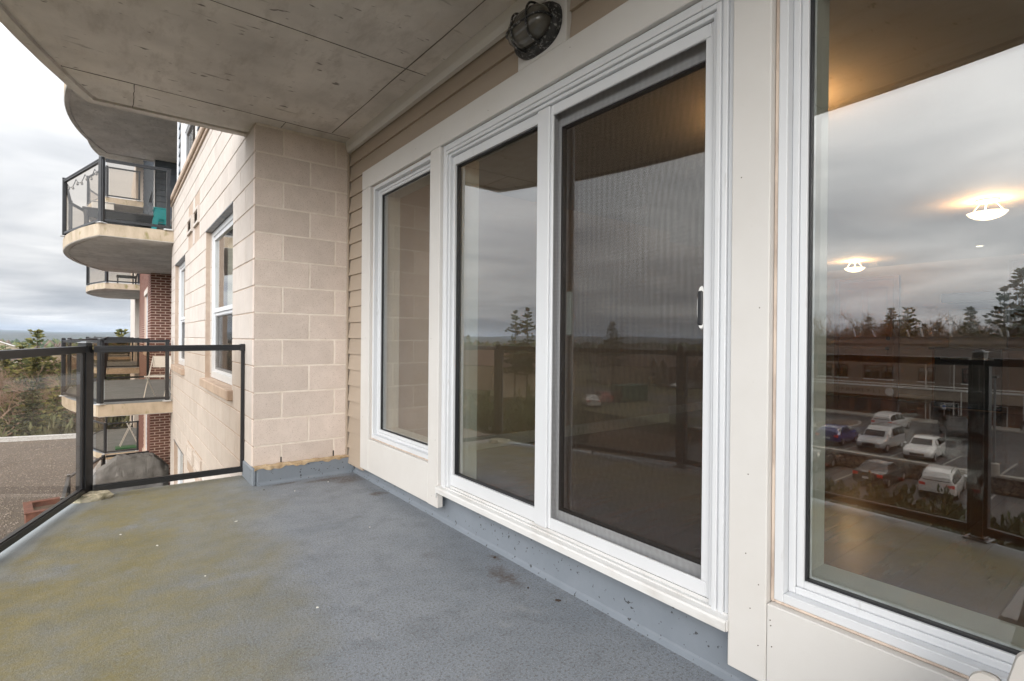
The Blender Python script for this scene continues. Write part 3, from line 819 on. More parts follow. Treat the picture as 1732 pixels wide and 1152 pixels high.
mb = MB(); loft(mb, [oval(A_-.024, B_-.024, -.034), oval(A_-.025, B_-.025, -.064), oval(A_-.031, B_-.030, -.088), oval(A_-.046, B_-.042, -.105), oval(A_-.078, B_-.064, -.115), oval(A_-.11, B_-.085, -.118), oval(.01, .006, -.119)])
mb.build('lens', 'lens_grey', wl, smooth=True)
def cage(fn, k=18):
    mb = MB(); mb.tube([fn(i / k) for i in range(k + 1)], .0052, 7); mb.build('guard_bar', 'lamp_black', wl, smooth=True)
def arch(t, half):       # half ellipse profile: returns (offset along, depth)
    a = pi * t
    return -half * (abs(cos(a)) ** .8) * (1 if cos(a) >= 0 else -1), -.038 - .084 * (sin(a) ** .48)
cage(lambda t: (arch(t, A_-.018)[1], arch(t, A_-.018)[0], 0))
for y in (-.052, .052):
    cage(lambda t: (arch(t, B_-.018)[1], y, arch(t, B_-.018)[0]))
for (y, z) in ((A_-.008, 0), (-A_+.008, 0)):
    mb = MB(); mb.lathe([(.008, -.046), (.007, -.034)], 8, (0, y, z), axis='x'); mb.build('screw', 'lamp_black', wl)

# ------------------------------------------------------------------ interior seen through the glass
FZ, CZ = .12, 2.42
room = thing('room_shell', 'dim living room behind the glass with beige walls and ceiling', 'room', (0, 0, 0), kind='structure')
def part(nm, mt_, boxes, parent, c=0.0):
    mb = MB()
    for b in boxes: (mb.cbox(*b, c) if c else mb.box(*b))
    return mb.build(nm, mt_, parent, True)
part('wall', 'int_wall', [(1.741, 5.36, 3.85, 3.95, FZ, CZ), (5.26, 5.36, 3.95, 4.25, FZ, CZ), (5.26, 10.7, 4.25, 4.35, FZ, CZ), (10.6, 10.75, -4.5, 4.25, FZ, CZ), (1.741, 10.6, -4.6, -4.5, FZ, CZ), (1.741, 1.80, -4.5, -1.0, FZ, CZ)], room)
part('inner_ceiling', 'int_ceiling', [(1.741, 10.75, -4.6, 4.35, CZ, CZ + .1)], room)
part('baseboard', 'baseboard', [(1.76, 5.36, 3.835, 3.8497, FZ, FZ + .11), (5.36, 10.6, 4.235, 4.2497, FZ, FZ + .11), (10.585, 10.5997, 2.5, 3.02, FZ, FZ + .11)], room, .003)
wf = thing('wood_floor', 'dark hardwood floor inside the room', 'floor', (0, 0, 0), kind='structure')
rnd = random.Random(4)
y = -4.49; k = 0
while y < 4.24:
    x = 1.742; lens = [rnd.uniform(2.2, 3.4) for _ in range(6)]
    for L in lens:
        x2 = min(x + L, 10.6)
        if x >= 10.6: break
        if not (x2 > 5.4 or y < 3.8):
            x = x2; continue
        mb = MB(); mb.cbox(x + .0003, x2 - .0003, y + .0003, y + .1297, FZ - .02, FZ + rnd.uniform(-.0003, .0003), .0008); mb.build('floor_board', 'wood_floor', wf)
        x = x2
    y += .13
part('subfloor', 'dark_void', [(1.741, 10.6, -4.5, 4.25, FZ - .05, FZ - .021)], wf)
def bowl_light(x, y, label):
    t = thing('ceiling_light', label, 'ceiling light', (x, y, CZ), group='bowl ceiling lights')
    mb = MB(); mb.lathe([(.085, -.001), (.085, -.012), (.06, -.022)], 20); mb.build('canopy', 'trim_paint', t, smooth=False)
    for k in range(3):
        a = 2*pi*k/3 + .3
        mb = MB(); mb.tube([(.05*cos(a), .05*sin(a), -.02), (.085*cos(a), .085*sin(a), -.06), (.128*cos(a), .128*sin(a), -.125)], .006, 6); mb.build('arm', 'trim_paint', t)
    mb = MB(); mb.lathe([(.004, -.185), (.045, -.181), (.09, -.166), (.125, -.144), (.146, -.118), (.140, -.116), (.120, -.138), (.086, -.158), (.045, -.172), (.004, -.176)], 28)
    mb.build('bowl', 'lamp_bowl', t, smooth=True)
    l = bpy.data.lights.new('bulb', 'POINT'); l.energy = 22; l.color = (1.0, .60, .28); l.shadow_soft_size = .06
    lo = bpy.data.objects.new('bulb', l); COL.objects.link(lo); lo.parent = t; lo.location = (0, 0, -.105)
    return t
bowl_light(6.38, 1.15, 'lit glass bowl ceiling light in the middle of the room')
bowl_light(9.55, 3.33, 'lit glass bowl ceiling light by the brown entry door')
bowl_light(2.92, 1.42, 'lit glass bowl ceiling light just inside the patio door')
t = thing('recessed_light', 'small round recessed ceiling light deep in the kitchen', 'ceiling light', (9.3, 1.75, CZ))
mb = MB(); mb.lathe([(.055, -.004), (.045, -.006)], 16); mb.build('rim', 'trim_paint', t)
mb = MB(); mb.lathe([(.036, -.008), (.03, -.010)], 16); mb.build('diffuser', 'recessed_glow', t)
# entry door
ed = thing('entry_door', 'brown panelled entry door with dark knob and deadbolt', 'door', (10.58, 3.5, FZ))
part('leaf', 'door_brown', [(10.555, 10.597, 3.09, 3.92, FZ + .005, 2.18)], ed, .004)
part('door_frame', 'cabinet_brown', [(10.55, 10.5975, 3.925, 4.0, FZ, 2.24), (10.55, 10.5975, 3.01, 3.085, FZ, 2.24), (10.55, 10.5975, 3.086, 3.924, 2.185, 2.24)], ed, .004)
for (y0, y1, z0, z1) in ((3.18, 3.46, 1.35, 2.05), (3.55, 3.83, 1.35, 2.05), (3.18, 3.46, .35, 1.0), (3.55, 3.83, .35, 1.0)):
    mb = MB(); mb.cbox(10.542, 10.556, y0, y1, z0, z1, .012); mb.build('door_panel', 'door_brown', ed, True)
mb = MB(); mb.lathe([(.012, 0), (.012, -.03), (.03, -.045), (.028, -.065), (.008, -.072)], 14, (10.554, 3.16, 1.0), axis='x'); mb.build('knob', 'gasket', ed, True, True)
mb = MB(); mb.lathe([(.033, 0), (.03, -.02), (.012, -.026)], 14, (10.554, 3.16, 1.17), axis='x'); mb.build('deadbolt', 'gasket', ed, True, True)
# kitchen run
kc = thing('kitchen_cabinet', 'brown kitchen cabinet run with black counter on the back wall', 'cabinet', (10.3, 1.0, FZ))
part('carcass', 'cabinet_brown', [(10.0, 10.59, -2.4, 2.42, FZ, 1.0)], kc)
part('counter', 'counter_black', [(9.97, 10.59, -2.45, 1.60, 1.001, 1.04), (9.97, 10.59, 2.40, 2.46, 1.001, 1.04)], kc, .004)
part('upper_carcass', 'cabinet_brown', [(10.25, 10.59, -2.4, 1.60, 1.60, 2.3)], kc)
for k in range(6):
    y0 = -2.38 + k * .66
    mb = MB(); mb.cbox(10.235, 10.2497, y0, y0 + .64, 1.62, 2.28, .006); mb.build('cabinet_door', 'cabinet_brown', kc, True)
    mb = MB(); mb.cbox(9.985, 9.9997, y0, y0 + .64, FZ + .1, .97, .006); mb.build('cabinet_door', 'cabinet_brown', kc, True)
    mb = MB(); mb.cbox(10.215, 10.229, y0 + .58, y0 + .592, 1.66, 1.80, .002); mb.build('bar_handle', 'pale_metal', kc, True)
rg = thing('kitchen_range', 'stainless steel range with tall back panel between the cabinets', 'range', (10.2, 2.0, FZ))
part('body', 'counter_black', [(9.95, 10.58, 1.62, 2.38, FZ + .02, 1.0)], rg, .006)
part('back_panel', 'stainless', [(10.52, 10.595, 1.66, 2.34, 1.02, 1.62)], rg, .004)
part('cooktop', 'counter_black', [(9.94, 10.51, 1.62, 2.38, 1.002, 1.03)], rg, .004)
part('oven_door', 'counter_black', [(9.93, 9.949, 1.68, 2.32, .42, .80)], rg, .004)
part('oven_handle', 'stainless', [(9.90, 9.925, 1.70, 2.30, .86, .885)], rg, .004)
part('hood', 'counter_black', [(10.15, 10.59, 1.64, 2.36, 1.72, 1.86)], rg, .01)

# ================================================================== block wing beside the balcony
WX, WY0, WY1 = .841, 4.24, 10.9
wing = thing('block_wing', 'wing of the building faced in pale tan concrete blocks', 'building', (1.2, 7.5, -8))
W_OPEN = [(5.11, 6.76, .64, 2.283), (8.81, 10.29, .64, 2.283), (5.11, 6.76, -2.25, -.607), (8.81, 10.29, -2.25, -.607)]
VENTS = [(7.95, 8.45, 2.47, 2.70), (7.29, 7.76, 2.47, 2.70), (7.70, 8.40, -.56, -.33), (6.95, 7.60, -.56, -.33)]
def panels(y0, y1, z0, z1, holes):
    """rectangles that tile a wall round its openings"""
    ys = sorted({y0, y1, *[h[0] for h in holes], *[h[1] for h in holes]})
    zs = sorted({z0, z1, *[h[2] for h in holes], *[h[3] for h in holes]})
    for a, b in zip(ys, ys[1:]):
        if a < y0 or b > y1: continue
        run = None
        for c, d in zip(zs, zs[1:]):
            inside = any(h[0] <= a and b <= h[1] and h[2] <= c and d <= h[3] for h in holes)
            if inside or c < z0 or d > z1:
                if run: yield (a, b, *run)
                run = None
            else: run = (run[0], d) if run else (c, d)
        if run: yield (a, b, *run)
mb = MB()
for (a, b, c, d) in panels(WY0 + .007, WY1, -8.2, 3.40, W_OPEN): mb.box(WX + .006, WX + .115, a, b, c, d)
mb.box(WX + .1151, 1.95, WY1 - .1, WY1, -8.2, 3.4)
mb.build('mortar_bed', 'mortar_tan', wing, True)
mb = MB(); mb.box(WX + .008, 1.95, WY0 + .0022, WY0 + .0069, -8.2, 3.4); mb.box(WX + .1151, 1.95, WY0 + .0071, WY0 + .12, -8.2, 3.4); mb.build('front_mortar', 'mortar_light', wing, True)
part('dark_rooms', 'dark_void', [(WX + .30, WX + .34, WY0 + .2, WY1 - .2, -8, 3.3)], wing)
BM = {}
def block_mesh(L, h, face, m_):
    k = (round(L, 3), round(h, 3), face, m_)
    if k not in BM:
        mb = MB()
        if face == 'front': mb.cbox(0, L, 0, .05, 0, h, .0022)
        else: mb.cbox(0, .05, 0, L, 0, h, .0035)
        BM[k] = mb.mesh('block', m_); recalc(BM[k])
    return BM[k]
nblk = 0
J = .008
# front face (towards the camera)
for k in range(-1, 13):
    z0 = .083 + .2 * k; z1 = z0 + .2
    z0, z1 = max(z0, .132), min(z1, 2.692)
    if k < 0 or z1 - z0 < .03: continue
    cuts = [0, .2, .6, .703] if k % 2 == 0 else [0, .4, .703]
    if k == 0: cuts = [0, .2, .6, .703]
    for a, b in zip(cuts, cuts[1:]):
        JF = .0115
        aa = WX + a + (0 if a == 0 else JF / 2); bb = WX + b - (JF / 2 if b < .7 else 0); h = z1 - z0 - JF
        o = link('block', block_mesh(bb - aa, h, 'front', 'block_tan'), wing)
        o.matrix_parent_inverse = PMAT[wing.name].inverted(); o.location = (aa, WY0 + (0.0003 * (nblk % 3)), z0 + JF/2); nblk += 1
# weep slots in the bottom course
for x in (WX + .2, WX + .6):
    mb = MB(); mb.box(x - .006, x + .004, WY0 + .001, WY0 + .0075, .135, .185); mb.build('weep_slot', 'gasket', wing, True)
# side face, running away
side = []
for k in range(-14, 17):
    z0 = .083 + .2 * k; z1 = min(z0 + .2, 3.398)
    if z1 - z0 < .05: continue
    off = .34 if k % 2 == 0 else .14
    cuts = [WY0 + .0515] + [WY0 + off + .4 * i for i in range(17) if WY0 + off + .4 * i < WY1 - .05] + [WY1]
    for a, b in zip(cuts, cuts[1:]):
        segs = [(a, b, z0, z1)]
        for (h0, h1, hz0, hz1) in W_OPEN + VENTS:
            new = []
            for (p, q, s0, s1) in segs:
                if q <= h0 or p >= h1 or s1 <= hz0 + .01 or s0 >= hz1 - .01: new.append((p, q, s0, s1)); continue
                if p < h0: new.append((p, h0, s0, s1))
                if q > h1: new.append((h1, q, s0, s1))
                if s0 < hz0 - .02 and (h0, h1, hz0, hz1) in W_OPEN: new.append((max(p, h0), min(q, h1), s0, hz0))
                if s1 > hz1 + .02 and (h0, h1, hz0, hz1) in W_OPEN: new.append((max(p, h0), min(q, h1), hz1, s1))
            segs = new
        side += [s_ for s_ in segs if s_[1] - s_[0] > .03]
side.sort(key=lambda s_: (s_[0] - WY0) + .35 * max(0, -.6 - s_[2]))
stuff = MB(); rnd = random.Random(9)
for i, (p, q, z0, z1) in enumerate(side):
    L, h = q - p - J, z1 - z0 - J
    if nblk < 296 and z0 > -1.4:
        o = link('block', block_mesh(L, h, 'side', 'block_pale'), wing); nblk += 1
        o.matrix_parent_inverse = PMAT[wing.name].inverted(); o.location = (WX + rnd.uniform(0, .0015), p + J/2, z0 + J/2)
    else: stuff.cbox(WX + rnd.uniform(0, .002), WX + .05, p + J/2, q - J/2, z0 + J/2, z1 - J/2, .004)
stuff.build('block_courses', 'block_pale', wing, True)['kind'] = 'stuff'
mb = MB(); mb.cbox(.79, .98, WY0 - .02, WY1 + .03, 3.401, 3.485, .012); mb.build('stone_ledge', 'stone_sill', wing, True)
mb = MB(); mb.cbox(.82, .849, WY0 + .02, WY1, 3.36, 3.3995, .004); mb.build('ledge_drip', 'stone_sill', wing, True)
# upper storey : blue grey lap siding
UP_OPEN = [(8.05, 9.75, 3.60, 5.20), (5.1, 6.75, 3.60, 5.20)]
mb = MB()
for (a, b, c, d) in panels(WY0 + .03, WY1 - .5, 3.485, 8.9, UP_OPEN): mb.box(.905, 1.0, a, b, c, d)
mb.box(1.0, 1.95, WY1 - .6, WY1 - .501, 3.485, 8.9)
mb.build('upper_wall', 'dark_void', wing, True)
for k in range(24):
    z = 3.49 + .15 * k
    for (a, b, c, d) in panels(WY0 + .03, WY1 - .60, z, z + .148, [(h[0] - .12, h[1] + .12, z if h[2] - .1 < z + .1 < h[3] + .1 else 99, z + .148 if h[2] - .1 < z + .1 < h[3] + .1 else 100) for h in UP_OPEN]):
        mb = MB(); mb.extr([(.880, c), (.896, d), (.904, d), (.904, c)], 'y', a, b); mb.build('siding_plank', 'blue_siding', wing, True)
mb = MB(); mb.cbox(.868, .906, WY1 - .5995, WY1 - .49, 3.487, 8.9, .004); mb.build('corner_trim', 'vinyl', wing, True)
for (a, b, c, d) in UP_OPEN:
    mb = MB(); ring(mb, .872, .905, a - .119, b + .119, c - .1, d + .119, .118, wb=.06); mb.build('upper_trim', 'trim_paint', wing, True)
def wing_window(label, a, b, c, d, x=.905):
    w = thing('double_hung_window', label, 'window', (x, (a + b) / 2, c), group='white windows of the block wing')
    mb = MB(); ring(mb, x, x + .07, a + .004, b - .004, c + .004, d - .012, .055, wb=.07); mb.build('frame', 'vinyl', w, True)
    zm = c + (d - c) * .455
    mb = MB(); ring(mb, x + .012, x + .05, a + .0595, b - .0595, zm - .02, d - .0675, .045); mb.build('upper_sash', 'vinyl', w, True)
    mb = MB(); ring(mb, x + .03, x + .066, a + .0595, b - .0595, c + .0745, zm - .021, .042); mb.build('lower_sash', 'vinyl', w, True)
    mb = MB(); mb.quad((x + .03, a + .1, zm + .02), (x + .03, b - .1, zm + .02), (x + .03, b - .1, d - .11), (x + .03, a + .1, d - .11)); mb.build('pane', 'window_glass', w, True)
    mb = MB(); mb.quad((x + .05, a + .1, c + .11), (x + .05, b - .1, c + .11), (x + .05, b - .1, zm - .06), (x + .05, a + .1, zm - .06)); mb.build('pane', 'far_glass', w, True)
    mb = MB(); mb.quad((x + .026, a + .09, c + .10), (x + .026, b - .09, c + .10), (x + .026, b - .09, zm - .05), (x + .026, a + .09, zm - .05)); mb.build('half_screen', 'insect_mesh', w, True)
    mb = MB()
    for i in range(14):
        y = b - .12 - (b - a) * .30 * i / 13; mb.tube([(x + .16 + .015 * (i % 2), y, c + .02), (x + .16 + .015 * (i % 2), y, d - .05)], .02, 5)
    mb.build('curtain', 'drywall', w, True)
    return w
names = ['nearer white sash window in the pale block wall at eye level', 'farther white sash window in the pale block wall at eye level', 'white sash window in the block wall one floor below, nearer one', 'white sash window in the block wall one floor below, farther one']
for lab, (a, b, c, d) in zip(names, W_OPEN):
    wing_window(lab, a, b, c, d)
    mb = MB(); mb.cbox(.795, .93, a - .05, a + (b - a) * .5 - .003, c - .095, c - .002, .008); mb.build('window_sill', 'stone_sill', wing, True)
    mb = MB(); mb.cbox(.795, .93, a + (b - a) * .5 + .003, b + .04, c - .095, c - .002, .008); mb.build('window_sill', 'stone_sill', wing, True)
    mb = MB(); mb.box(.838, .955, a + .001, b - .001, d - .010, d - .0005); mb.build('steel_lintel', 'steel_lintel', wing, True)
    nb = int((d - c) / .2) + 1
    for yy in ((a - .001, -1), (b + .001, 1)):
        for k in range(-14, 14):
            z0 = .083 + .2 * k
            if z0 + .2 < c + .03 or z0 > d - .03: continue
            z0_, z1_ = max(z0, c), min(z0 + .2, d - .011)
            mb = MB()
            if yy[1] > 0: mb.cbox(WX + .0505, WX + .114, b - .004, b + .004, z0_ + J/2, z1_ - J/2, .002)
            else: mb.cbox(WX + .0505, WX + .114, a - .004, a + .004, z0_ + J/2, z1_ - J/2, .002)
            mb.build('jamb_block', 'block_pale', wing, True)
wing_window('white window with dark screen in the blue siding above the ledge, farther one', *UP_OPEN[0], x=.90)
wing_window('white window with dark screen in the blue siding above the ledge, nearer one', *UP_OPEN[1], x=.90)
mat('stone_joint_v', (0.12, 0.10, 0.085), 0.9)
vl = ['upper louvred wall vent, the farther of the pair', 'upper louvred wall vent, the nearer of the pair', 'lower louvred wall vent seen through the railing, farther one', 'lower louvred wall vent seen through the railing, nearer one']
for lab, (a, b, c, d) in zip(vl, VENTS):
    v = thing('wall_vent', 'small beige ' + lab, 'vent', (WX, (a + b) / 2, c), group='louvred vents in the block wall')
    mb = MB(); ring(mb, WX - .02, WX + .01, a + .01, b - .01, c + .01, d - .01, .035); mb.build('frame', 'block_pale', v, True)
    mb = MB(); mb.box(WX + .002, WX + .006, a + .045, b - .045, c + .045, d - .045); mb.build('backing', 'stone_joint_v', v, True)
    for k in range(6):
        z = c + .05 + (d - c - .1) * k / 6
        mb = MB(); mb.add([(WX - .012, a + .045, z), (WX - .012, b - .045, z), (WX + .002, b - .045, z + .022), (WX + .002, a + .045, z + .022)], [(0, 1, 2, 3)]); mb.build('louvre', 'block_pale', v, True)

# matching wing at the near end of our recess and the floors above (outside the frame, they shade the deck)
nw = thing('near_wing', 'tan block wall closing the near end of the balcony recess', 'building', (1.2, -2, -8))
part('wall', 'block_tan', [(.85, 1.56, -7.4, -.84, -8.2, 3.4)], nw)
mass = thing('apartment_wall', 'taupe sided wall of the apartment building above and below the balcony', 'building', (1.8, 1.7, -8))
part('wall', 'siding', [(1.566, 1.74, -.84, 4.24, -8.2, -.02), (1.566, 1.74, -.84, 4.24, 2.72, 8.9)], mass)

# ================================================================== brick wing
BX, BY0, BY1 = .80, 16.0, 22.64
bw = thing('brick_wing', 'dark red brick wing with grey siding on top beyond the first neighbouring balconies', 'building', (1.2, 19, -8))
B_OPEN = [(17.5, 19.1, z0, z0 + 1.64) for z0 in (-2.25, .64, 3.53)]
mb = MB()
for (a, b, c, d) in panels(BY0 + .006, BY1, -8.2, 3.40, B_OPEN[:2]): mb.box(BX + .006, BX + .2, a, b, c, d)
mb.box(BX + .2, 1.9, BY0 + .006, BY0 + .2, -8.2, 3.40); mb.box(BX + .2, 1.9, BY1 - .2, BY1, -8.2, 3.40)
mb.build('mortar_bed', 'brick_mortar', bw, True)
fr, sd = MB(), MB(); CH = .0667
for k in range(-45, 51):
    z0 = k * CH; off = .105 if k % 2 else 0.0
    x = BX + (0 if not off else -.105)
    i = 0
    while x < 1.56:
        a, b = max(x, BX), min(x + .2, 1.57)
        if b - a > .03: fr.box(a + (.0 if a == BX else .007), b - .007, BY0 + rnd.uniform(-.001, .002), BY0 + .03, z0 + .0085, z0 + CH - .0085)
        x += .21
    y = BY0 + .031
    while y < BY1:
        b = min(y + .2 - (.105 if off and y < BY0 + .1 else 0), BY1)
        if not any(h[0] < b and y < h[1] and h[2] < z0 + CH * .8 and z0 < h[3] + .15 for h in B_OPEN): sd.box(BX + rnd.uniform(-.001, .002), BX + .03, y, b - .014, z0 + .0085, z0 + CH - .0085)
        y = b
mb = MB(); mb.cbox(BX - .05, 1.54, BY0 - .04, BY1 + .03, 3.401, 3.485, .012); mb.build('stone_ledge', 'stone_sill', bw, True)
lap = MB()
for k in range(36):
    z = 3.486 + .15 * k
    lap.extr([(BY0 + .065, z), (BY0 + .085, z + .149), (BY0 + .2, z + .149), (BY0 + .2, z)], 'x', BX + .08, 1.555)
    for (a, b, c, d) in panels(BY0 + .2, BY1 - .1, z, z + .149, [(17.5, 19.1, z, z + .149)] if 3.5 < z < 5.1 else []): lap.extr([(BX + .075, c), (BX + .095, d), (BX + .2, d), (BX + .2, c)], 'y', a, b)
lap.build('lap_siding', 'blue_siding', bw, True)['kind'] = 'stuff'
mb = MB(); mb.cbox(BX + .055, BX + .0745, BY0 + .05, BY0 + .2, 3.487, 8.88, .004); mb.build('corner_trim', 'vinyl', bw, True)
part('upper_core', 'dark_void', [(BX + .25, 1.9, BY0 + .21, BY1 - .1, 3.486, 8.9)], bw)
fr.build('front_bricks', 'brick', bw, True, fix=False)['kind'] = 'stuff'
sd.build('side_bricks', 'brick', bw, True, fix=False)['kind'] = 'stuff'
for (a, b, c, d) in B_OPEN[:2]:
    mb = MB(); mb.cbox(BX - .012, BX + .1, a - .1, b + .1, d + .001, d + .148, .006); mb.build('stone_lintel', 'block_pale', bw, True)
    mb = MB(); mb.cbox(BX - .03, BX + .1, a - .05, b + .05, c - .09, c - .001, .006); mb.build('window_sill', 'stone_sill', bw, True)
    mb = MB(); ring(mb, BX + .05, BX + .12, a + .003, b - .003, c + .003, d - .003, .07); wdo = mb.build('window', 'vinyl', bw, True)
    mb = MB(); mb.quad((BX + .08, a + .07, c + .07), (BX + .08, b - .07, c + .07), (BX + .08, b - .07, d - .07), (BX + .08, a + .07, d - .07)); p_ = mb.build('pane', 'far_glass'); p_.parent = wdo; p_.matrix_parent_inverse = PMAT[bw.name].inverted()
    p_.matrix_parent_inverse = Matrix.Identity(4)
# walls of the recesses beyond, one glazed door per floor
def recess(name, label, y0, y1):
    r = thing(name, label, 'building', (1.7, (y0 + y1) / 2, -8))
    part('wall', 'siding', [(1.56, 1.95, y0, y1, -8.2, 8.9)], r)
    for lv in range(-2, 3):
        z = lv * FLOOR_H
        mb = MB(); ring(mb, 1.525, 1.5597, y0 + .35, y1 - .35, z + .1, z + 2.37, .14); mb.build('trim_board', 'trim_paint', r, True)
        mb = MB(); mb.cbox(1.528, 1.5597, y0 + 1.6, y0 + 1.74, z + .241, z + 2.229, .003); mb.cbox(1.528, 1.5597, y1 - 1.74, y1 - 1.6, z + .241, z + 2.229, .003); mb.build('mullion_board', 'trim_paint', r, True)
        mb = MB()
        for a, b in ((y0 + .5, y0 + 1.59), (y0 + 1.75, y1 - 1.75), (y1 - 1.59, y1 - .5)): mb.quad((1.552, a, z + .25), (1.552, b, z + .25), (1.552, b, z + 2.22), (1.552, a, z + 2.22))
        mb.build('glazing', 'far_glass', r, True)
recess('recess_wall', 'sided wall behind the first neighbouring stack of balconies', 10.905, 15.995)
recess('recess_wall', 'sided wall behind the far stack of balconies past the brick wing', 22.645, 28.0)
fwg = thing('far_wing', 'distant tan block wing past the far balconies', 'building', (1.2, 31, -8))
part('wall', 'block_pale', [(.84, 1.95, 28.0, 34.6, -8.2, 8.9)], fwg)

# ================================================================== balcony railings
def rail_set(parent, P, z=0.0, end_near=True, base=True):
    """P: plan points; first and last are wall ends. Posts, rails and panes are separate parts in the parent's frame"""
    n = len(P)
    zt = [1.040, 1.030, 1.018, 1.018, 1.030, 1.040]
    for i in range(1, n - 1):
        x, y = P[i]
        mb = MB()
        a = atan2(P[i+1][1] - P[i-1][1], P[i+1][0] - P[i-1][0])
        ca, sa = cos(a), sin(a)
        def B(w0, w1, d0, d1, z0, z1, c=.003):
            t = MB(); t.cbox(w0, w1, d0, d1, z0, z1, c)
            mb.add([(x + p[0]*ca - p[1]*sa, y + p[0]*sa + p[1]*ca, p[2] + z) for p in t.v], t.f)
        B(-.026, .026, -.030, .030, .022, 1.046); B(-.046, -.0265, -.022, .022, .03, 1.005, .002); B(.0265, .046, -.022, .022, .03, 1.005, .002)
        mb.build('post', 'black_metal', parent)
        mb = MB(); B(-.030, .030, -.034, .034, 1.0465, 1.056, .004); B(-.018, .018, -.022, .022, 1.056, 1.062, .003); mb.build('post_cap', 'grey_metal', parent)
        mb = MB(); B(-.055, .055, -.055, .055, .0005, .010); B(-.034, .034, -.038, .038, .010, .0215); mb.build('base_plate', 'pale_metal' if base else 'black_metal', parent)
    for i in range(n - 1):
        a, b = Vector((*P[i], 0)), Vector((*P[i+1], 0))
        d = (b - a).normalized()
        ga = 0 if i == 0 else .0465; gb = 0 if i == n - 2 else .0465
        a2, b2 = a + d * ga, b - d * gb
        za, zb = zt[i] + z, zt[i+1] + z
        mb = MB()
        mb.bar(a2 + Vector((0, 0, za - .009)), b2 + Vector((0, 0, zb - .009)), .056, .018)
        mb.bar(a2 + Vector((0, 0, za - .0315)), b2 + Vector((0, 0, zb - .0315)), .042, .026)
        mb.build('top_rail', 'black_metal', parent)
        mb = MB()
        mb.bar(a2 + Vector((0, 0, .056 + z)), b2 + Vector((0, 0, .056 + z)), .042, .034)
        mb.bar(a2 + Vector((0, 0, .0765 + z)), b2 + Vector((0, 0, .0765 + z)), .024, .007)
        mb.build('bottom_rail', 'black_metal', parent)
        g = .012
        p, q = a2 + d * g, b2 - d * g
        s_ = d.cross(Vector((0, 0, 1))) * .003
        z0, z1 = .077 + z, za - .046
        mb = MB(); A = [p - s_, q - s_, q + s_, p + s_]
        mb.add([(v.x, v.y, z0) for v in A[:2]] + [(v.x, v.y, z1) for v in A[:2]][::-1], [(0, 1, 2, 3)])
        mb.build('glass_pane', 'rail_glass', parent)
HW = 2.87
own = thing('balcony_railing', 'black metal railing with smoked glass panes round our own balcony', 'railing', (0, YC, 0))
OWN = [(.832, HW - .03), (-.135, HW - .03), (-.685, .98), (-.675, -1.0), (-.125, -HW), (.84, -HW)]
rail_set(own, OWN, base=False)
mb = MB(); mb.cbox(.816, .8385, HW - .045, HW - .015, .036, 1.0215, .002); mb.build('end_post', 'black_metal', own)
mb = MB(); mb.cbox(.808, .8392, HW - .060, HW - .000, .990, 1.046, .003); mb.build('end_bracket', 'black_metal', own)
for k, (i, t_) in enumerate(((1, .56), (2, .5), (3, .5))):
    x = OWN[i][0] + (OWN[i+1][0] - OWN[i][0]) * t_; y = OWN[i][1] + (OWN[i+1][1] - OWN[i][1]) * t_
    mb = MB(); mb.cbox(x - .012, x + .012, y - .012, y + .012, .001, .0385, .002); mb.build('foot', 'grey_metal', own)
# crumbling grout pad under the corner post
rnd = random.Random(21)
mb = MB(); loops = []
for (zz, sc) in ((.0, 1.0), (.02, 1.02), (.038, .86), (.041, .5)):
    loops.append([(.115 * sc * cos(2*pi*k/16) * (1 + .25 * sin(3 * k) * (.5 + .5 * sin(k * 1.7))) + rnd.uniform(-.006, .006), .075 * sc * sin(2*pi*k/16) + rnd.uniform(-.006, .006), zz + (rnd.uniform(-.004, .006) if zz else 0)) for k in range(16)])
loft(mb, loops)
gp = mb.build('grout_pad', 'broken_concrete', loc=(-.10, 4.50, .0005))
tag(gp, 'crumbling pale grout pad under the corner railing post', 'grout pad')

# neighbouring balconies
bal = thing('balcony', 'x', 'balcony', (0, 13.44, 2 * FLOOR_H), group='bowed concrete balconies of the neighbouring flats')
mb = MB(); slab_mesh(mb, 0, 0, .2, xin=1.55); mb.build('slab', ['slab_edge', 'form_concrete', 'slab_top'], bal)
rail_set(bal, [(.80, HW), (-.125, HW), (-.685, .98), (-.675, -1.0), (-.125, -HW), (.80, -HW)])
for s_ in (1, -1):
    mb = MB(); mb.cbox(.735, .79, s_ * HW - .028, s_ * HW + .028, .022, 1.046, .003); mb.build('wall_post', 'black_metal', bal)
    mb = MB(); mb.cbox(.70, .82, s_ * HW - .05, s_ * HW + .05, .0005, .0215, .003); mb.build('base_plate', 'pale_metal', bal)
bal['label'] = 'bowed concrete balcony high above, its underside cut off by our ceiling slab'
YA, YB, YD = 13.44, 25.18, 36.9
for y, lv, lab in ((YA, 1, 'bowed balcony one floor up with string lights, table and teal stool'),
                   (YA, 0, 'bowed balcony level with ours just past the block wing'),
                   (YA, -1, 'bowed balcony one floor down holding the covered grill'),
                   (YB, 3, 'far bowed balcony three floors up past the brick wing, underside only'),
                   (YB, 2, 'far bowed balcony two floors up seen through nearer railing glass'),
                   (YB, 1, 'small far bowed balcony one floor up left of the brick wing'),
                   (YB, 0, 'far bowed balcony level with ours past the brick wing'),
                   (YB, -1, 'far bowed balcony one floor down with a white drying rack'),
                   (YD, 0, 'farthest bowed balcony level with ours')):
    copy_tree(bal, (0, y, lv * FLOOR_H), label=lab)

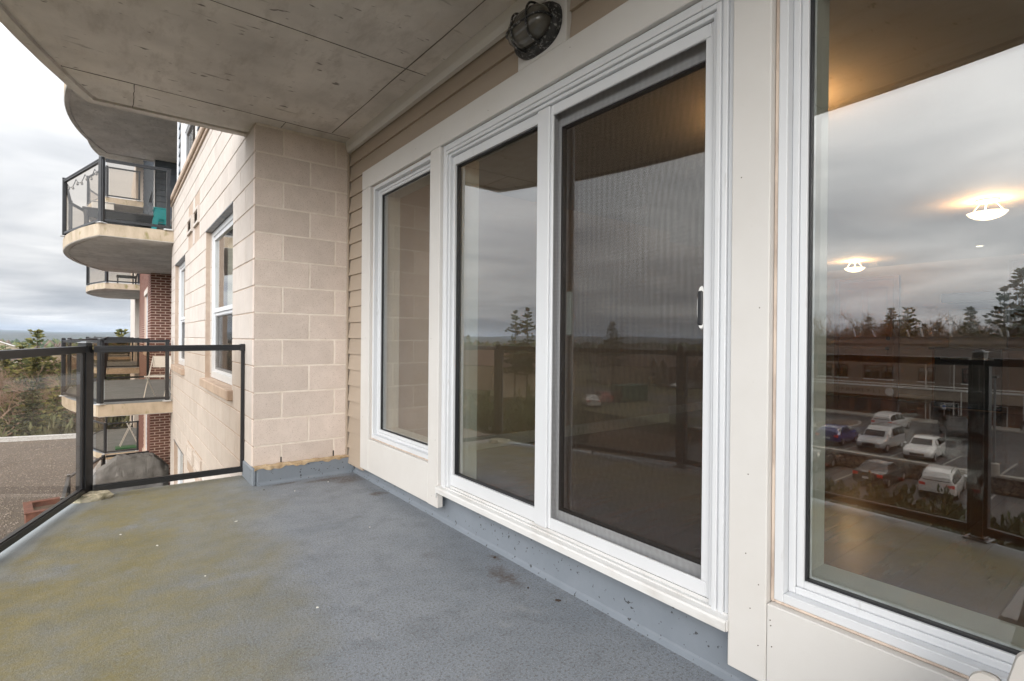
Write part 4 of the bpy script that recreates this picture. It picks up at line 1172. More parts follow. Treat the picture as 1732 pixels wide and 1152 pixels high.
# things standing on the neighbouring balconies
zA1 = FLOOR_H
t = thing('patio_table', 'low dark patio table on the balcony one floor up', 'table', (.15, 12.0, zA1 + .001))
mb = MB(); mb.cbox(-.55, .55, -.4, .4, .40, .43, .008); mb.build('tabletop', 'table_dark', t)
for sx in (-1, 1):
    for sy in (-1, 1):
        mb = MB(); mb.cbox(.5*sx - .025, .5*sx + .025, .35*sy - .025, .35*sy + .025, 0, .3995, .004); mb.build('leg', 'table_dark', t)
t = thing('storage_bin', 'pale clear storage bin on the low patio table', 'bin', (-.12, 11.95, zA1 + .432))
mb = MB(); mb.cbox(-.16, .16, -.12, .12, 0, .15, .01); mb.build('body', 'white_plastic', t)
mb = MB(); mb.cbox(-.17, .17, -.13, .13, .1505, .17, .006); mb.build('lid', 'pale_metal', t)
t = thing('patio_sofa', 'grey cloth patio sofa behind the low table', 'sofa', (.75, 13.2, zA1 + .001))
mb = MB(); mb.cbox(-.4, .4, -.9, .9, .05, .34, .03); mb.build('seat', 'cover_cloth', t)
mb = MB(); mb.cbox(.25, .4, -.9, .9, .345, .7, .03); mb.build('backrest', 'cover_cloth', t)
for sy in (-1, 1):
    mb = MB(); mb.cbox(-.4, .24, .82*sy - .07, .82*sy + .07, .345, .52, .03); mb.build('armrest', 'cover_cloth', t)
t = thing('stool', 'teal plastic step stool at the wall end of the balcony one floor up', 'stool', (.72, 11.5, zA1 + .001))
t.scale = (.8, .8, .8)
for sy in (-1, 1):
    mb = MB(); mb.extr([(-.20, 0), (-.13, 0), (-.05, .40), (.05, .40), (.13, 0), (.20, 0), (.13, .62), (-.13, .62)], 'y', .18*sy - .015, .18*sy + .015); mb.build('side_frame', 'teal_plastic', t)
mb = MB(); mb.cbox(-.15, .15, -.2, .2, .6205, .66, .01); mb.build('seat', 'teal_plastic', t)
mb = MB(); mb.cbox(-.12, .12, -.164, .164, .30, .33, .006); mb.build('step', 'teal_plastic', t)
t = thing('string_lights', 'string of clear bulbs hung along the railing one floor up', 'string lights', (-.4, 11.6, zA1 + .95))
pts = []; y0, y1 = YA - HW, YA - 1.0
for k in range(25):
    q = k / 24; sag = .10 * (1 - abs((q * 4) % 1 * 2 - 1) ** 2) * 1.0
    pts.append((-.115 - .55 * q + .03, y0 + (y1 - y0) * q, zA1 + .955 - sag))
mb = MB(); mb.tube(pts, .006, 4); mb.build('cord', 'black_metal', t, True)
for k in range(2, 24, 3):
    mb = MB(); mb.lathe([(.010, -.005), (.011, -.022), (.018, -.035), (.019, -.048), (.008, -.062)], 8, pts[k]); mb.build('bulb', 'grey_metal', t, True)
t = thing('folding_chair', 'white folding chair at the wall end of the balcony level with ours', 'chair', (.70, 11.4, .001), 1.1)
t.scale = (.85, .85, .85)
mb = MB(); mb.cbox(-.2, .2, -.2, .2, .43, .455, .006); mb.build('seat', 'white_plastic', t)
mb = MB(); mb.cbox(.17, .19, -.2, .2, .62, .86, .006); mb.build('backrest', 'white_plastic', t)
for sy in (-1, 1):
    mb = MB(); mb.tube([(-.22, .19*sy, 0), (.18, .19*sy, .86)], .012, 6); mb.build('leg', 'white_plastic', t)
    mb = MB(); mb.tube([(.22, .17*sy, 0), (-.16, .17*sy, .43)], .012, 6); mb.build('leg', 'white_plastic', t)
# covered grill
t = thing('covered_grill', 'big grill under a creased dark grey cloth cover one floor down', 'grill', (.40, 15.0, -FLOOR_H + .001))
mb = MB(); loops = []; rnd = random.Random(6)
def sect(x, hy, h, droop=0): return [(x, -hy, .0), (x, -hy * 1.02, .62), (x, -hy * .97, .80 + droop), (x, -hy * .55, h - .05), (x, -hy*.25, h - .012), (x, 0, h), (x, hy * .55, h - .04), (x, hy * .97, .80 + droop), (x, hy * 1.02, .62), (x, hy, 0)]
NX = 44
for i in range(NX + 1):
    q = i / NX; x = -.72 + 1.44 * q
    hump = max(0.0, min(1.0, (q - .02) / .30)) * max(0.0, min(1.0, (1.0 - q) / .22))
    h = .86 + .36 * (hump ** .8)
    hy = .30 * (.55 + .45 * min(1, min(q, 1 - q) / .10))
    S_ = sect(x, hy, h); S_ = [tuple(S_[int(k/3)][j] + (S_[min(int(k/3)+1, len(S_)-1)][j] - S_[int(k/3)][j]) * (k % 3) / 3 for j in range(3)) for k in range(3 * (len(S_) - 1) + 1)]
    loops.append([(p[0] + .03 * mnoise.noise(Vector((x * 6, p[1] * 4, p[2] * 5))), p[1] + .07 * mnoise.noise(Vector((x * 3.5 + p[2] * 2, p[1] * 2 + 9, p[2] * 4))), max(0, p[2] + (.05 * mnoise.noise(Vector((x * 4.5, p[1] * 5 + 3, p[2] * 3))) if p[2] else 0) + .05 * abs(mnoise.noise(Vector((x * 8 + p[1] * 4, p[1] * 7, p[2] * 3)))) * (p[2] > .3))) for p in S_])
n_ = len(loops[0]); b_ = 0
for l in loops: mb.v += l
for i in range(NX):
    for k in range(n_ - 1):
        mb.f.append((i*n_+k, i*n_+k+1, (i+1)*n_+k+1, (i+1)*n_+k)); mb.m.append(0)
mb.f.append(tuple(range(n_))); mb.f.append(tuple(NX*n_ + k for k in range(n_))[::-1]); mb.m += [0, 0]
mb.build('cover', 'cover_cloth', t)
for (x, y) in ((-.5, .2), (.5, .2)):
    mb = MB(); mb.lathe([(.07, -.02), (.08, 0), (.07, .02)], 12, (x, y - .52, .08), axis='y'); mb.build('wheel', 'black_metal', t)
t = thing('drying_rack', 'white folding drying rack on the far balcony one floor down', 'drying rack', (.55, 23.4, -FLOOR_H + .001))
t.scale = (.8, .8, .8)
for sx in (-1, 1):
    mb = MB(); mb.tube([(-.35*sx, -.3, 0), (.1*sx, -.3, 1.1)], .014, 5); mb.tube([(-.35*sx, .3, 0), (.1*sx, .3, 1.1)], .014, 5); mb.build('leg', 'white_plastic', t)
for k in range(7):
    z = .25 + .13 * k; x = .30 - .06 * k * 1.0
    mb = MB(); mb.tube([(x, -.3, z), (x, .3, z)], .009, 5); mb.build('rung', 'white_plastic', t)
t = tag(MB().cbox(-.3, .3, -.25, .25, 0, .05, .01).build('planter_tray', 'green_plastic', loc=(.45, 23.1, -FLOOR_H + .002)), 'green plastic tray on the far balcony under the drying rack', 'tray')
t = thing('deck_chair', 'dark deck chair on the small far balcony one floor up', 'chair', (.45, 23.3, FLOOR_H + .001))
mb = MB(); mb.cbox(-.3, .3, -.3, .3, .30, .36, .01); mb.build('seat', 'table_dark', t)
mb = MB(); mb.bar((.28, 0, .36), (.48, 0, .95), .55, .04); mb.build('backrest', 'table_dark', t)
for sx in (-1, 1):
    for sy in (-1, 1):
        mb = MB(); mb.cbox(.26*sx - .02, .26*sx + .02, .26*sy - .02, .26*sy + .02, 0, .2995, .003); mb.build('leg', 'table_dark', t)

# beige resin slatted chair whose back top pokes into the lower right corner
ch = thing('plastic_chair', 'beige plastic slatted chair leaning under the picture window', 'chair', (1.19, .13, .001))
def slat(y, w, h, t0):
    mb = MB()
    k = 8; prof = [(-w/2, 0), (w/2, 0)] + [(w/2 - .018 + .018 * cos(pi/2*i/k), h - .018 + .018 * sin(pi/2*i/k)) for i in range(k+1)] + [(-w/2 + .018 - .018 * sin(pi/2*i/k), h - .018 + .018 * cos(pi/2*i/k)) for i in range(k+1)]
    tl = .34
    def P(u, v, d): return (.02 + v * sin(tl) + d * cos(tl), y + u + (.42 - v) * .20, t0 + v * cos(tl) - d * sin(tl))
    fr = [P(u, v, -.011) for u, v in prof]; fi = [P(u*.93, v - .004 if v > .1 else v, -.016) for u, v in prof]; bk = [P(u, v, .011) for u, v in prof]
    loft(mb, [fi, fr, bk])
    mb.build('back_slat', 'beige_plastic', ch)
for (y, w, h) in ((.088, .044, .362), (.016, .092, .425), (-.082, .092, .43), (-.180, .092, .415), (-.26, .05, .37)): slat(y, w, h, .13)
for k in range(5):
    mb = MB(); mb.cbox(-.42 + .085 * k, -.345 + .085 * k, -.23, .13, .19 - .012 * k, .21 - .012 * k, .005); mb.build('seat_slat', 'beige_plastic', ch)
for y in (-.25, .15):
    mb = MB(); mb.cbox(-.42, -.37, y - .012, y + .012, 0, .33, .006); mb.build('leg', 'beige_plastic', ch)
    mb = MB(); mb.bar((-.40, y, .17), (.10, y, .03), .024, .06); mb.build('leg', 'beige_plastic', ch)
    mb = MB(); mb.cbox(-.46, .06, y - .04, y + .04, .331, .35, .006); mb.build('armrest', 'beige_plastic', ch)

# ================================================================== low podium roof, left below
mat('roof_gravel', (0.120, 0.099, 0.083), 0.95, (0.090, 0.073, 0.062), 0.35, (0.35, 0.7), bump=0.9, bscale=22, bdist=0.05, speck=(30, 0.54, 0.68, (0.19, 0.165, 0.145)))
RZ = -5.0
pod = thing('podium_building', 'low podium with a flat gravel roof below the balconies', 'building', (-6, 25, G0))
d_ = Vector((4.61, -1.2, 0)).normalized()
RY = lambda x: 41.4 + (x + 4.98) * (-1.2 / 4.61)
poly = [(.78, 5.0), (.78, RY(.78)), (-16, RY(-16)), (-16, 5.0)]
mb = MB(); mb.prism(poly[::-1], G0 - .3, RZ - .05); mb.build('wall', 'brick', pod, True)
mb = MB(); mb.prism([(x, y) for x, y in poly[::-1]], RZ - .049, RZ); mb.build('gravel_roof', 'roof_gravel', pod, True)
mb = MB(); mb.bar((-16, RY(-16) - .1, RZ + .10), (.78, RY(.78) - .1, RZ + .10), .22, .20); mb.build('parapet', 'pale_metal', pod, True)
mb = MB(); mb.bar((-16, RY(-16) - .1, RZ + .225), (.78, RY(.78) - .1, RZ + .225), .30, .05); mb.build('coping', 'pale_metal', pod, True)
rnd = random.Random(12)
mb = MB()
for i in range(9000):
    v = rnd.random() ** 1.5
    y = 8 + 33 * v
    x = rnd.uniform(-.11 * y - .6, .045 * y * .3)
    if x > .75 or y > RY(x) - .3: continue
    s = rnd.uniform(.018, .05)
    a = rnd.uniform(0, 6)
    mb.add([(x + s*cos(a), y + s*sin(a), RZ), (x + s*cos(a+2.1), y + s*sin(a+2.1), RZ), (x + s*cos(a+4.2), y + s*sin(a+4.2), RZ), (x + s*.3*cos(a), y, RZ + s * .8)], [(0, 1, 3), (1, 2, 3), (2, 0, 3)])
mat('loose_stone', (0.15, 0.124, 0.105), 0.95, (0.25, 0.22, 0.195), 3.0, (0.42, 0.62))
tag(mb.build('roof_gravel', 'loose_stone', fix=False), 'loose brown and grey gravel spread over the podium roof', 'gravel', kind='stuff')
# brick planter box and light well on the roof
pl = thing('brick_planter', 'square brick planter filled with soil on the gravel roof', 'planter', (-1.40, 21.5, RZ), 0.12)
mb = MB()
for (x0, x1, y0, y1) in ((-.62, .62, -.70, -.55), (-.62, .62, .55, .70), (-.62, -.47, -.55, .55), (.47, .62, -.55, .55)): mb.box(x0, x1, y0, y1, 0, .85)
mb.build('brick_walls', 'brick', pl)
mb = MB()
for (x0, x1, y0, y1) in ((-.66, .66, -.73, -.53), (-.66, .66, .53, .73), (-.66, -.45, -.53, .53), (.45, .66, -.53, .53)): mb.cbox(x0, x1, y0, y1, .851, .89, .005)
mb.build('coping', 'brick', pl)
mb = MB(); mb.box(-.469, .469, -.549, .549, .1, .72); mb.build('soil', 'mulch', pl)
pw = thing('parapet_wall', 'low brick parapet wall with pale coping beside the railing corner', 'wall', (-.55, 23.5, RZ), -0.10)
mb = MB(); mb.box(-.12, .12, -4.5, 4.5, 0, .9); mb.build('brick_body', 'brick', pw)
mb = MB(); mb.cbox(-.17, .17, -4.55, 4.55, .901, .96, .01); mb.build('coping', 'pale_metal', pw)

# ================================================================== shops across the parking lot (seen mirrored in the glass)
mat('shop_upper', (0.215, 0.165, 0.135), 0.85, (0.18, 0.138, 0.112), 0.8)
mat('shop_pale', (0.34, 0.285, 0.235), 0.85, (0.30, 0.25, 0.205), 0.9)
mat('shop_lower', (0.155, 0.085, 0.062), 0.85, (0.12, 0.068, 0.052), 1.2)
mat('shop_roof', (0.085, 0.075, 0.07), 0.9)
mat('white_trim', (0.66, 0.66, 0.65), 0.6)
mat('letter_dark', (0.05, 0.042, 0.04), 0.6)
SXF = -64.6
shop = thing('shop_building', 'long two storey brown shop building across the parking lot', 'building', (SXF - 6, 8, G1))
S0, S1 = -24.0, 31.0
swin = [(25.9, 27.5), (24.2, 25.6), (21.05, 22.6), (19.8, 20.95), (16.2, 17.6), (12.2, 14.0), (7.1, 9.2), (3.0, 4.8), (-1, .8), (-6, -4), (28.6, 30.0)]
holes = [(a, b, -2.95, -1.42) for a, b in swin]
mb = MB()
for (a, b, c, d) in panels(S0, S1, -3.75, 1.62, holes): mb.box(SXF - .35, SXF, a, b, c, d)
mb.box(SXF - 13, SXF - .35, S0, S0 + .3, G1, 1.62); mb.box(SXF - 13, SXF - .35, S1 - .3, S1, G1, 1.62); mb.box(SXF - 13, SXF - 12.7, S0 + .3, S1 - .3, G1, 1.62)
mb.build('upper_wall', 'shop_upper', shop, True)
mb = MB(); mb.box(SXF - .35, SXF + .45, 9.6, 15.2, -4.85, -1.0); mb.build('bay_panel', 'shop_pale', shop, True) if False else None
part('fascia', 'shop_pale', [(SXF - .3, SXF + .55, S0, S1, -4.75, -3.76)], shop)
part('fascia_trim', 'white_trim', [(SXF - .3, SXF + .62, S0, S1, -3.759, -3.60), (SXF + .001, SXF + .06, S0, S1, -3.46, -3.36)], shop)
part('roof', 'shop_roof', [(SXF - 13.1, SXF + .12, S0 - .1, S1 + .1, 1.62, 1.75), (SXF + .001, SXF + .14, S0, S1, .95, 1.0)], shop)
shopholes = [(14.2, 16.6, -6.95, -4.95), (20.9, 21.9, -6.95, -4.95), (22.2, 23.6, -6.7, -4.95), (24.0, 26.4, -6.7, -4.95), (10.6, 11.6, -6.95, -4.95), (12.0, 13.4, -6.6, -4.95), (5.6, 8.2, -6.7, -4.95), (2.4, 3.4, -6.95, -4.95), (-1.5, 1.5, -6.7, -4.95), (17.6, 19.6, -6.7, -4.95)]
mb = MB()
for (a, b, c, d) in panels(S0, S1, G1, -4.76, shopholes): mb.box(SXF - .35, SXF - .05, a, b, c, d)
mb.build('ground_wall', 'shop_lower', shop, True)
part('dark_inside', 'dark_void', [(SXF - 1.2, SXF - 1.15, S0 + .4, S1 - .4, G1, 1.5)], shop)
for (a, b, c, d) in holes:
    mb = MB(); ring(mb, SXF - .12, SXF + .03, a, b, c, d, .09); mb.cbox(SXF - .1, SXF + .02, (a+b)/2 - .04, (a+b)/2 + .04, c + .0905, d - .0905, .005); mb.cbox(SXF - .1, SXF + .015, a + .0905, (a+b)/2 - .041, d - .55, d - .49, .005); mb.cbox(SXF - .1, SXF + .015, (a+b)/2 + .041, b - .0905, d - .55, d - .49, .005)
    w = mb.build('window', 'gasket', shop, True)
    mb = MB(); mb.quad((SXF - .06, a + .05, c + .05), (SXF - .06, b - .05, c + .05), (SXF - .06, b - .05, d - .05), (SXF - .06, a + .05, d - .05)); p_ = mb.build('pane', 'far_glass', w)
    mb = MB(); mb.cbox(SXF - .02, SXF + .07, a - .06, b + .06, c - .10, c - .001, .01); mb.build('window_sill', 'white_trim', w)
    mb = MB(); mb.quad((SXF - .09, a + .1, d - .48), (SXF - .09, b - .1, d - .48), (SXF - .09, b - .1, d - .1), (SXF - .09, a + .1, d - .1)); mb.build('blind', 'white_trim', w)
for (a, b, c, d) in shopholes:
    mb = MB(); ring(mb, SXF - .25, SXF - .06, a, b, c, d, .07)
    if b - a > 1.8: mb.cbox(SXF - .24, SXF - .07, (a+b)/2 - .035, (a+b)/2 + .035, c + .0705, d - .0705, .004)
    w = mb.build('shop_front', 'white_trim' if 10 < a < 17 else 'letter_dark', shop, True)
    mb = MB(); mb.quad((SXF - .16, a + .05, c + .05), (SXF - .16, b - .05, c + .05), (SXF - .16, b - .05, d - .05), (SXF - .16, a + .05, d - .05)); mb.build('pane', 'far_glass', w)
for y in (14.6, 13.9, 9.4, 9.05, 16.9):
    mb = MB(); mb.cbox(SXF + .001, SXF + .10, y - .05, y + .05, G1 + .13, -.95, .01) if y > 14.3 or y < 9.2 else mb.cbox(SXF + .55 - .001, SXF + .64, y - .05, y + .05, G1 + .13, -3.78, .01)
    mb.build('downpipe', 'white_trim', shop, True)
# worn shop lettering on the fascia: individual raised strokes, too small to read
rnd = random.Random(15)
mb = MB()
y = 25.6
while y > 20.4:
    w_ = rnd.uniform(.16, .30)
    x_ = SXF + .551
    kind = rnd.randrange(4)
    z0 = -4.50
    mb.box(x_, x_ + .04, y - .06, y, z0, z0 + .42)
    if kind != 0: mb.box(x_, x_ + .04, y - w_, y - .0605, z0 + (.36 if kind != 3 else 0), z0 + (.42 if kind != 3 else .06))
    if kind in (1, 2): mb.box(x_, x_ + .04, y - w_, y - .0605, z0 + .18, z0 + .24)
    if kind == 2: mb.box(x_, x_ + .04, y - w_, y - w_ + .06, z0 + .2405, z0 + .3595)
    y -= w_ + rnd.choice((.09, .09, .1, .34))
mb.build('sign_lettering', 'letter_dark', shop, True)
mb = MB(); mb.lathe([(.42, 0), (.42, .06)], 24, (SXF + .552, 19.95, -4.25), axis='x'); mb.build('round_sign', 'white_trim', shop, True)
rnd = random.Random(16)
for (y, h) in ((24.2, .9), (22.3, .7), (19.0, .7), (17.8, .9), (15.3, .5), (11.5, .8), (10.9, .6), (7.6, .9), (6.9, .7)):
    mb = MB(); mb.tube([(SXF - rnd.uniform(1, 4), y, 1.74), (SXF - 1.5, y, 1.75 + h)], .09, 8); mb.build('roof_vent_pipe', 'white_trim', shop, True)
b_ = thing('bench', 'dark bench on the pavement in front of the shops', 'bench', (-63.2, 8.6, G1 + .13))
mb = MB(); mb.cbox(-.25, .25, -1.0, 1.0, .42, .47, .01); mb.build('seat', 'letter_dark', b_)
mb = MB(); mb.cbox(-.27, -.22, -1.0, 1.0, .52, .85, .01); mb.build('backrest', 'letter_dark', b_)
for sy in (-1, 1):
    mb = MB(); mb.cbox(-.25, .25, .85*sy - .03, .85*sy + .03, 0, .4195, .005); mb.build('leg', 'letter_dark', b_)
# small blue parking signs on posts
for (y, lab) in ((14.9, 'small white and blue parking sign on a post by the shop doors'), (6.2, 'small white and blue parking sign on a post past the bench')):
    s_ = thing('parking_sign', lab, 'sign', (-62.5, y, G1 + .13))
    mb = MB(); mb.tube([(0, 0, 0), (0, 0, 1.9)], .03, 6); mb.build('post', 'grey_metal', s_)
    mb = MB(); mb.cbox(.031, .05, -.16, .16, 1.4, 1.86, .004); mb.build('sign_plate', 'white_trim', s_)
    mat('sign_blue', (0.05, 0.13, 0.42), 0.5) if 'sign_blue' not in MATS else None
    mb = MB(); mb.cbox(.0505, .056, -.12, .12, 1.56, 1.80, .002); mb.build('blue_panel', 'sign_blue', s_)
lp = thing('lamp_post', 'tall grey lamp post on a concrete base by the stone wall', 'lamp post', (-39.75, 7.3, G1))
mb = MB(); mb.lathe([(.28, 0), (.26, .75), (.2, .8)], 16); mb.build('concrete_base', 'concrete_pale', lp)
mb = MB(); mb.tube([(0, 0, .8), (0, 0, 6.0)], [.075, .055], 10); mb.build('pole', 'grey_metal', lp)
mb = MB(); mb.cbox(-.35, .35, -.16, .16, 6.0, 6.14, .02); mb.build('lamp_head', 'letter_dark', lp)

# stone retaining wall with pale coping between the two lots
mat('field_stone', (0.24, 0.185, 0.145), 0.9, (0.14, 0.11, 0.09), 2.0, (0.35, 0.65), rand=0.25)
mat('stone_joint', (0.09, 0.075, 0.062), 0.95)
rw = thing('retaining_wall', 'rough field stone retaining wall with pale coping between the parking lots', 'wall', (-39.7, 6, G0))
part('core', 'stone_joint', [(-39.9, -39.66, -22, 28, G0 - .3, G1 - .05)], rw)
rnd = random.Random(17); mb = MB(); cnt = 0
SM = []
for k in range(8):
    t = MB(); ry, rz_ = rnd.uniform(.14, .26), rnd.uniform(.08, .13)
    t.lathe([(.02, -1), (.6, -.8), (.92, -.35), (1, 0), (.9, .4), (.55, .82), (.02, 1)], 6)
    t.v = [(p[2] * .06 * rnd.uniform(.8, 1.2), p[0] * ry * rnd.uniform(.85, 1.1), p[1] * rz_ * rnd.uniform(.85, 1.1)) for p in t.v]
    me_ = t.mesh('stone', 'field_stone'); recalc(me_); SM.append((me_, ry))
for row in range(5):
    y = 1.0 + .1 * row
    while y < 24:
        me_, ry = rnd.choice(SM)
        if cnt < 300 and 3 < y < 21:
            o = link('stone', me_, rw); o.matrix_parent_inverse = PMAT[rw.name].inverted(); cnt += 1
            o.location = (-39.645, y + ry, G0 + .1 + row * .19 + rnd.uniform(-.02, .02))
        else:
            for p in me_.vertices: pass
            b0 = len(mb.v); mb.v += [(v.co.x - 39.645, v.co.y + y + ry, v.co.z + G0 + .1 + row * .19) for v in me_.vertices]
            for pl_ in me_.polygons: mb.f.append(tuple(i + b0 for i in pl_.vertices)); mb.m.append(0)
        y += 2 * ry + .01
mb.build('more_stones', 'field_stone', rw, True)['kind'] = 'stuff'
part('coping', 'concrete_pale', [(-40.05, -39.52, -22, 28, G1 - .049, G1 + .10)], rw)

# ================================================================== vehicles
for nm, c in (('white', (.70, .70, .70)), ('blue', (.020, .030, .17)), ('silver', (.36, .37, .38)), ('black', (.012, .013, .015)), ('red', (.26, .02, .016)), ('charcoal', (.03, .032, .036))):
    mat('paint_' + nm, c, 0.22, coat=0.6, metal=0.0)
mat('tyre', (0.018, 0.018, 0.018), 0.85)
mat('rim', (0.42, 0.42, 0.43), 0.35, metal=0.7)
mat('lamp_clear', (0.72, 0.72, 0.70), 0.15)
mat('plate', (0.62, 0.64, 0.68), 0.5)
mat('trim_black', (0.02, 0.02, 0.021), 0.5)
# stations: (x, z_bottom, z_belt, z_roof, half width at belt, half width at roof); front is +x
CARS = {
 'suv':   (4.5, 1.82, [(-2.25, .45, .80, .92, .80, .72), (-2.20, .34, .98, 1.30, .86, .66), (-1.95, .30, 1.02, 1.56, .90, .66), (-1.2, .24, 1.02, 1.66, .91, .68), (-.3, .22, 1.00, 1.67, .91, .68), (.35, .22, .99, 1.58, .91, .66), (.95, .22, .98, 1.10, .90, .70), (1.1, .24, .97, .99, .90, .84), (1.8, .28, .88, .90, .88, .80), (2.15, .34, .74, .78, .80, .70), (2.25, .42, .62, .64, .70, .62)], (-1.95, 1.10)),
 'hatch': (4.2, 1.78, [(-2.1, .42, .78, .88, .78, .70), (-2.05, .32, .92, 1.12, .84, .64), (-1.7, .28, .95, 1.36, .88, .62), (-1.0, .20, .95, 1.46, .89, .64), (-.2, .19, .94, 1.47, .89, .64), (.35, .19, .93, 1.38, .89, .62), (1.0, .19, .90, .98, .88, .68), (1.15, .22, .88, .90, .88, .80), (1.75, .26, .78, .80, .86, .76), (2.02, .32, .66, .68, .78, .68), (2.1, .40, .55, .57, .68, .60)], (-1.75, 1.15)),
 'van':   (4.8, 1.9, [(-2.4, .45, .85, 1.0, .84, .78), (-2.36, .32, 1.0, 1.55, .90, .72), (-2.15, .28, 1.02, 1.70, .94, .74), (-1.0, .22, 1.02, 1.74, .95, .76), (.2, .22, 1.00, 1.72, .95, .75), (.9, .22, .98, 1.48, .95, .70), (1.45, .22, .96, 1.04, .93, .74), (1.55, .24, .95, .97, .93, .86), (2.0, .28, .86, .88, .91, .82), (2.3, .34, .72, .75, .83, .72), (2.4, .42, .60, .62, .72, .64)], (-2.2, 1.58)),
 'sedan': (4.6, 1.8, [(-2.3, .42, .82, .86, .76, .68), (-2.25, .32, .94, .96, .84, .74), (-1.6, .28, .96, .99, .88, .80), (-1.45, .24, .96, 1.05, .88, .72), (-.85, .20, .95, 1.38, .89, .62), (-.1, .19, .94, 1.43, .89, .63), (.4, .19, .93, 1.36, .89, .62), (1.05, .19, .90, .98, .88, .68), (1.2, .22, .88, .90, .88, .80), (1.9, .26, .78, .80, .86, .76), (2.2, .32, .66, .68, .78, .68), (2.3, .40, .56, .58, .68, .60)], (-1.5, 1.2)),
 'pickup': (5.6, 1.95, [(-2.8, .55, 1.05, 1.07, .88, .84), (-2.75, .48, 1.10, 1.12, .93, .90), (-1.0, .40, 1.10, 1.12, .96, .93), (-.95, .38, 1.12, 1.80, .96, .74), (-.2, .36, 1.12, 1.86, .97, .76), (.6, .36, 1.12, 1.80, .97, .75), (1.25, .36, 1.12, 1.22, .96, .78), (1.35, .38, 1.12, 1.15, .96, .90), (2.3, .42, 1.06, 1.08, .95, .90), (2.72, .48, .98, 1.0, .90, .84), (2.8, .55, .88, .9, .84, .78)], (-.98, 1.35)),
}
def make_car(kind, paint, label, loc, heading, group='cars parked in front of the shops', rails=False, lights_on=False):
    L, W, ST, (g0, g1) = CARS[kind]
    nm = {'suv': 'parked_car', 'hatch': 'parked_car', 'van': 'parked_van', 'sedan': 'parked_car', 'pickup': 'parked_truck'}[kind]
    cat = {'van': 'van', 'pickup': 'truck'}.get(kind, 'car')
    t = thing(nm, label, cat, loc, heading, group)
    mb = MB(); loops = []
    for (x, zb, zl, zr, wb, wr) in ST:
        zm = zb + (zl - zb) * .45
        pts = [(wb * .86, zb), (wb * .97, zb + .08), (wb, zm), (wb * .985, zl - .06), (wb * .95, zl), (wr + (wb*.95 - wr) * .06, zr - min(.07, (zr - zl) * .35)), (wr * .90, zr - .005), (wr * .5, zr + .012)]
        loops.append([(x, y, z) for y, z in pts] + [(x, -y, z) for y, z in pts[::-1]])
    loft(mb, loops)
    body = mb.build('body', paint, t, smooth=False)
    # glass: windscreen, rear screen and side windows laid proud of the cabin
    cab = [s for s in ST if s[3] - s[2] > .22]
    c0, c1 = cab[0], cab[-1]
    i0, i1 = ST.index(c0), ST.index(c1)
    def P(s, q, w=1.0, e=.006):
        x, zb, zl, zr, wb, wr = s
        y0, y1 = wb * .95, wr + (wb*.95 - wr) * .06
        z0, z1 = zl, zr - min(.07, (zr - zl) * .35)
        return (x, (y0 + (y1 - y0) * q + e), z0 + (z1 - z0) * q)
    for sgn in (1, -1):
        mb = MB()
        chain = ST[max(i0 - 0, 0):i1 + 1]
        for a, b in zip(chain, chain[1:]):
            q = [P(a, .10), P(b, .10), P(b, .92), P(a, .92)]
            dx = (b[0] - a[0]) * .04
            q = [(q[0][0] + dx, *q[0][1:]), (q[1][0] - dx, *q[1][1:]), (q[2][0] - dx, *q[2][1:]), (q[3][0] + dx, *q[3][1:])]
            mb.add([(p[0], p[1] * sgn, p[2]) for p in q], [(0, 1, 2, 3)])
        n1 = ST[i1 + 1]
        p0, p1, p2 = P(c1, .12), P(c1, .88), P(n1, .3)
        mb.add([(p[0] + (.02 if k < 2 else -.25), p[1] * sgn, p[2]) for k, p in enumerate((p0, p1, p2))], [(0, 1, 2)])
        mb.build('side_window', 'car_glass', t)
    a, b = ST[i1 + 1], c1
    def S(s, q, wq, up=.014): return s
    def scr(lo, hi, name, sg):
        x0, z0, w0 = lo; x1, z1, w1 = hi
        mb = MB(); mb.add([(x0 + .012*sg, -w0, z0 + .012), (x0 + .012*sg, w0, z0 + .012), (x1 + .012*sg, w1, z1 + .012), (x1 + .012*sg, -w1, z1 + .012)], [(0, 1, 2, 3)]); mb.build(name, 'car_glass', t)
    f = lambda s, q, r: s + (r - s) * q
    scr((f(a[0], .08, b[0]), f(a[3], .08, b[3]) + .015, f(a[5], .08, b[5]) * .88), (f(a[0], .92, b[0]), f(a[3], .92, b[3]) + .012, f(a[5], .92, b[5]) * .86), 'windscreen', 1)
    a, b = ST[max(i0 - 1, 0)], ST[i0 + 1]
    if kind == 'pickup': a = (c0[0] - .02, 0, c0[2], c0[2] + .08, 0, c0[5]); b = (c0[0] - .005, 0, 0, c0[3] - .08, 0, c0[5])
    elif kind in ('suv', 'van', 'hatch'): a = ST[i0]; a = (a[0] - .03, 0, 0, a[2] + .10, 0, a[5] * 1.05); b = (ST[i0+1][0] - .10, 0, 0, ST[i0+1][3] - .12, 0, ST[i0+1][5])
    scr((a[0], a[3], a[5] * .90), (b[0], b[3], b[5] * .84), 'rear_window', -1)
    hl, W2 = L / 2, ST[2][4]
    wr_ = .36 if kind in ('suv', 'pickup') else .32
    ax = (L * .31, -L * .29)
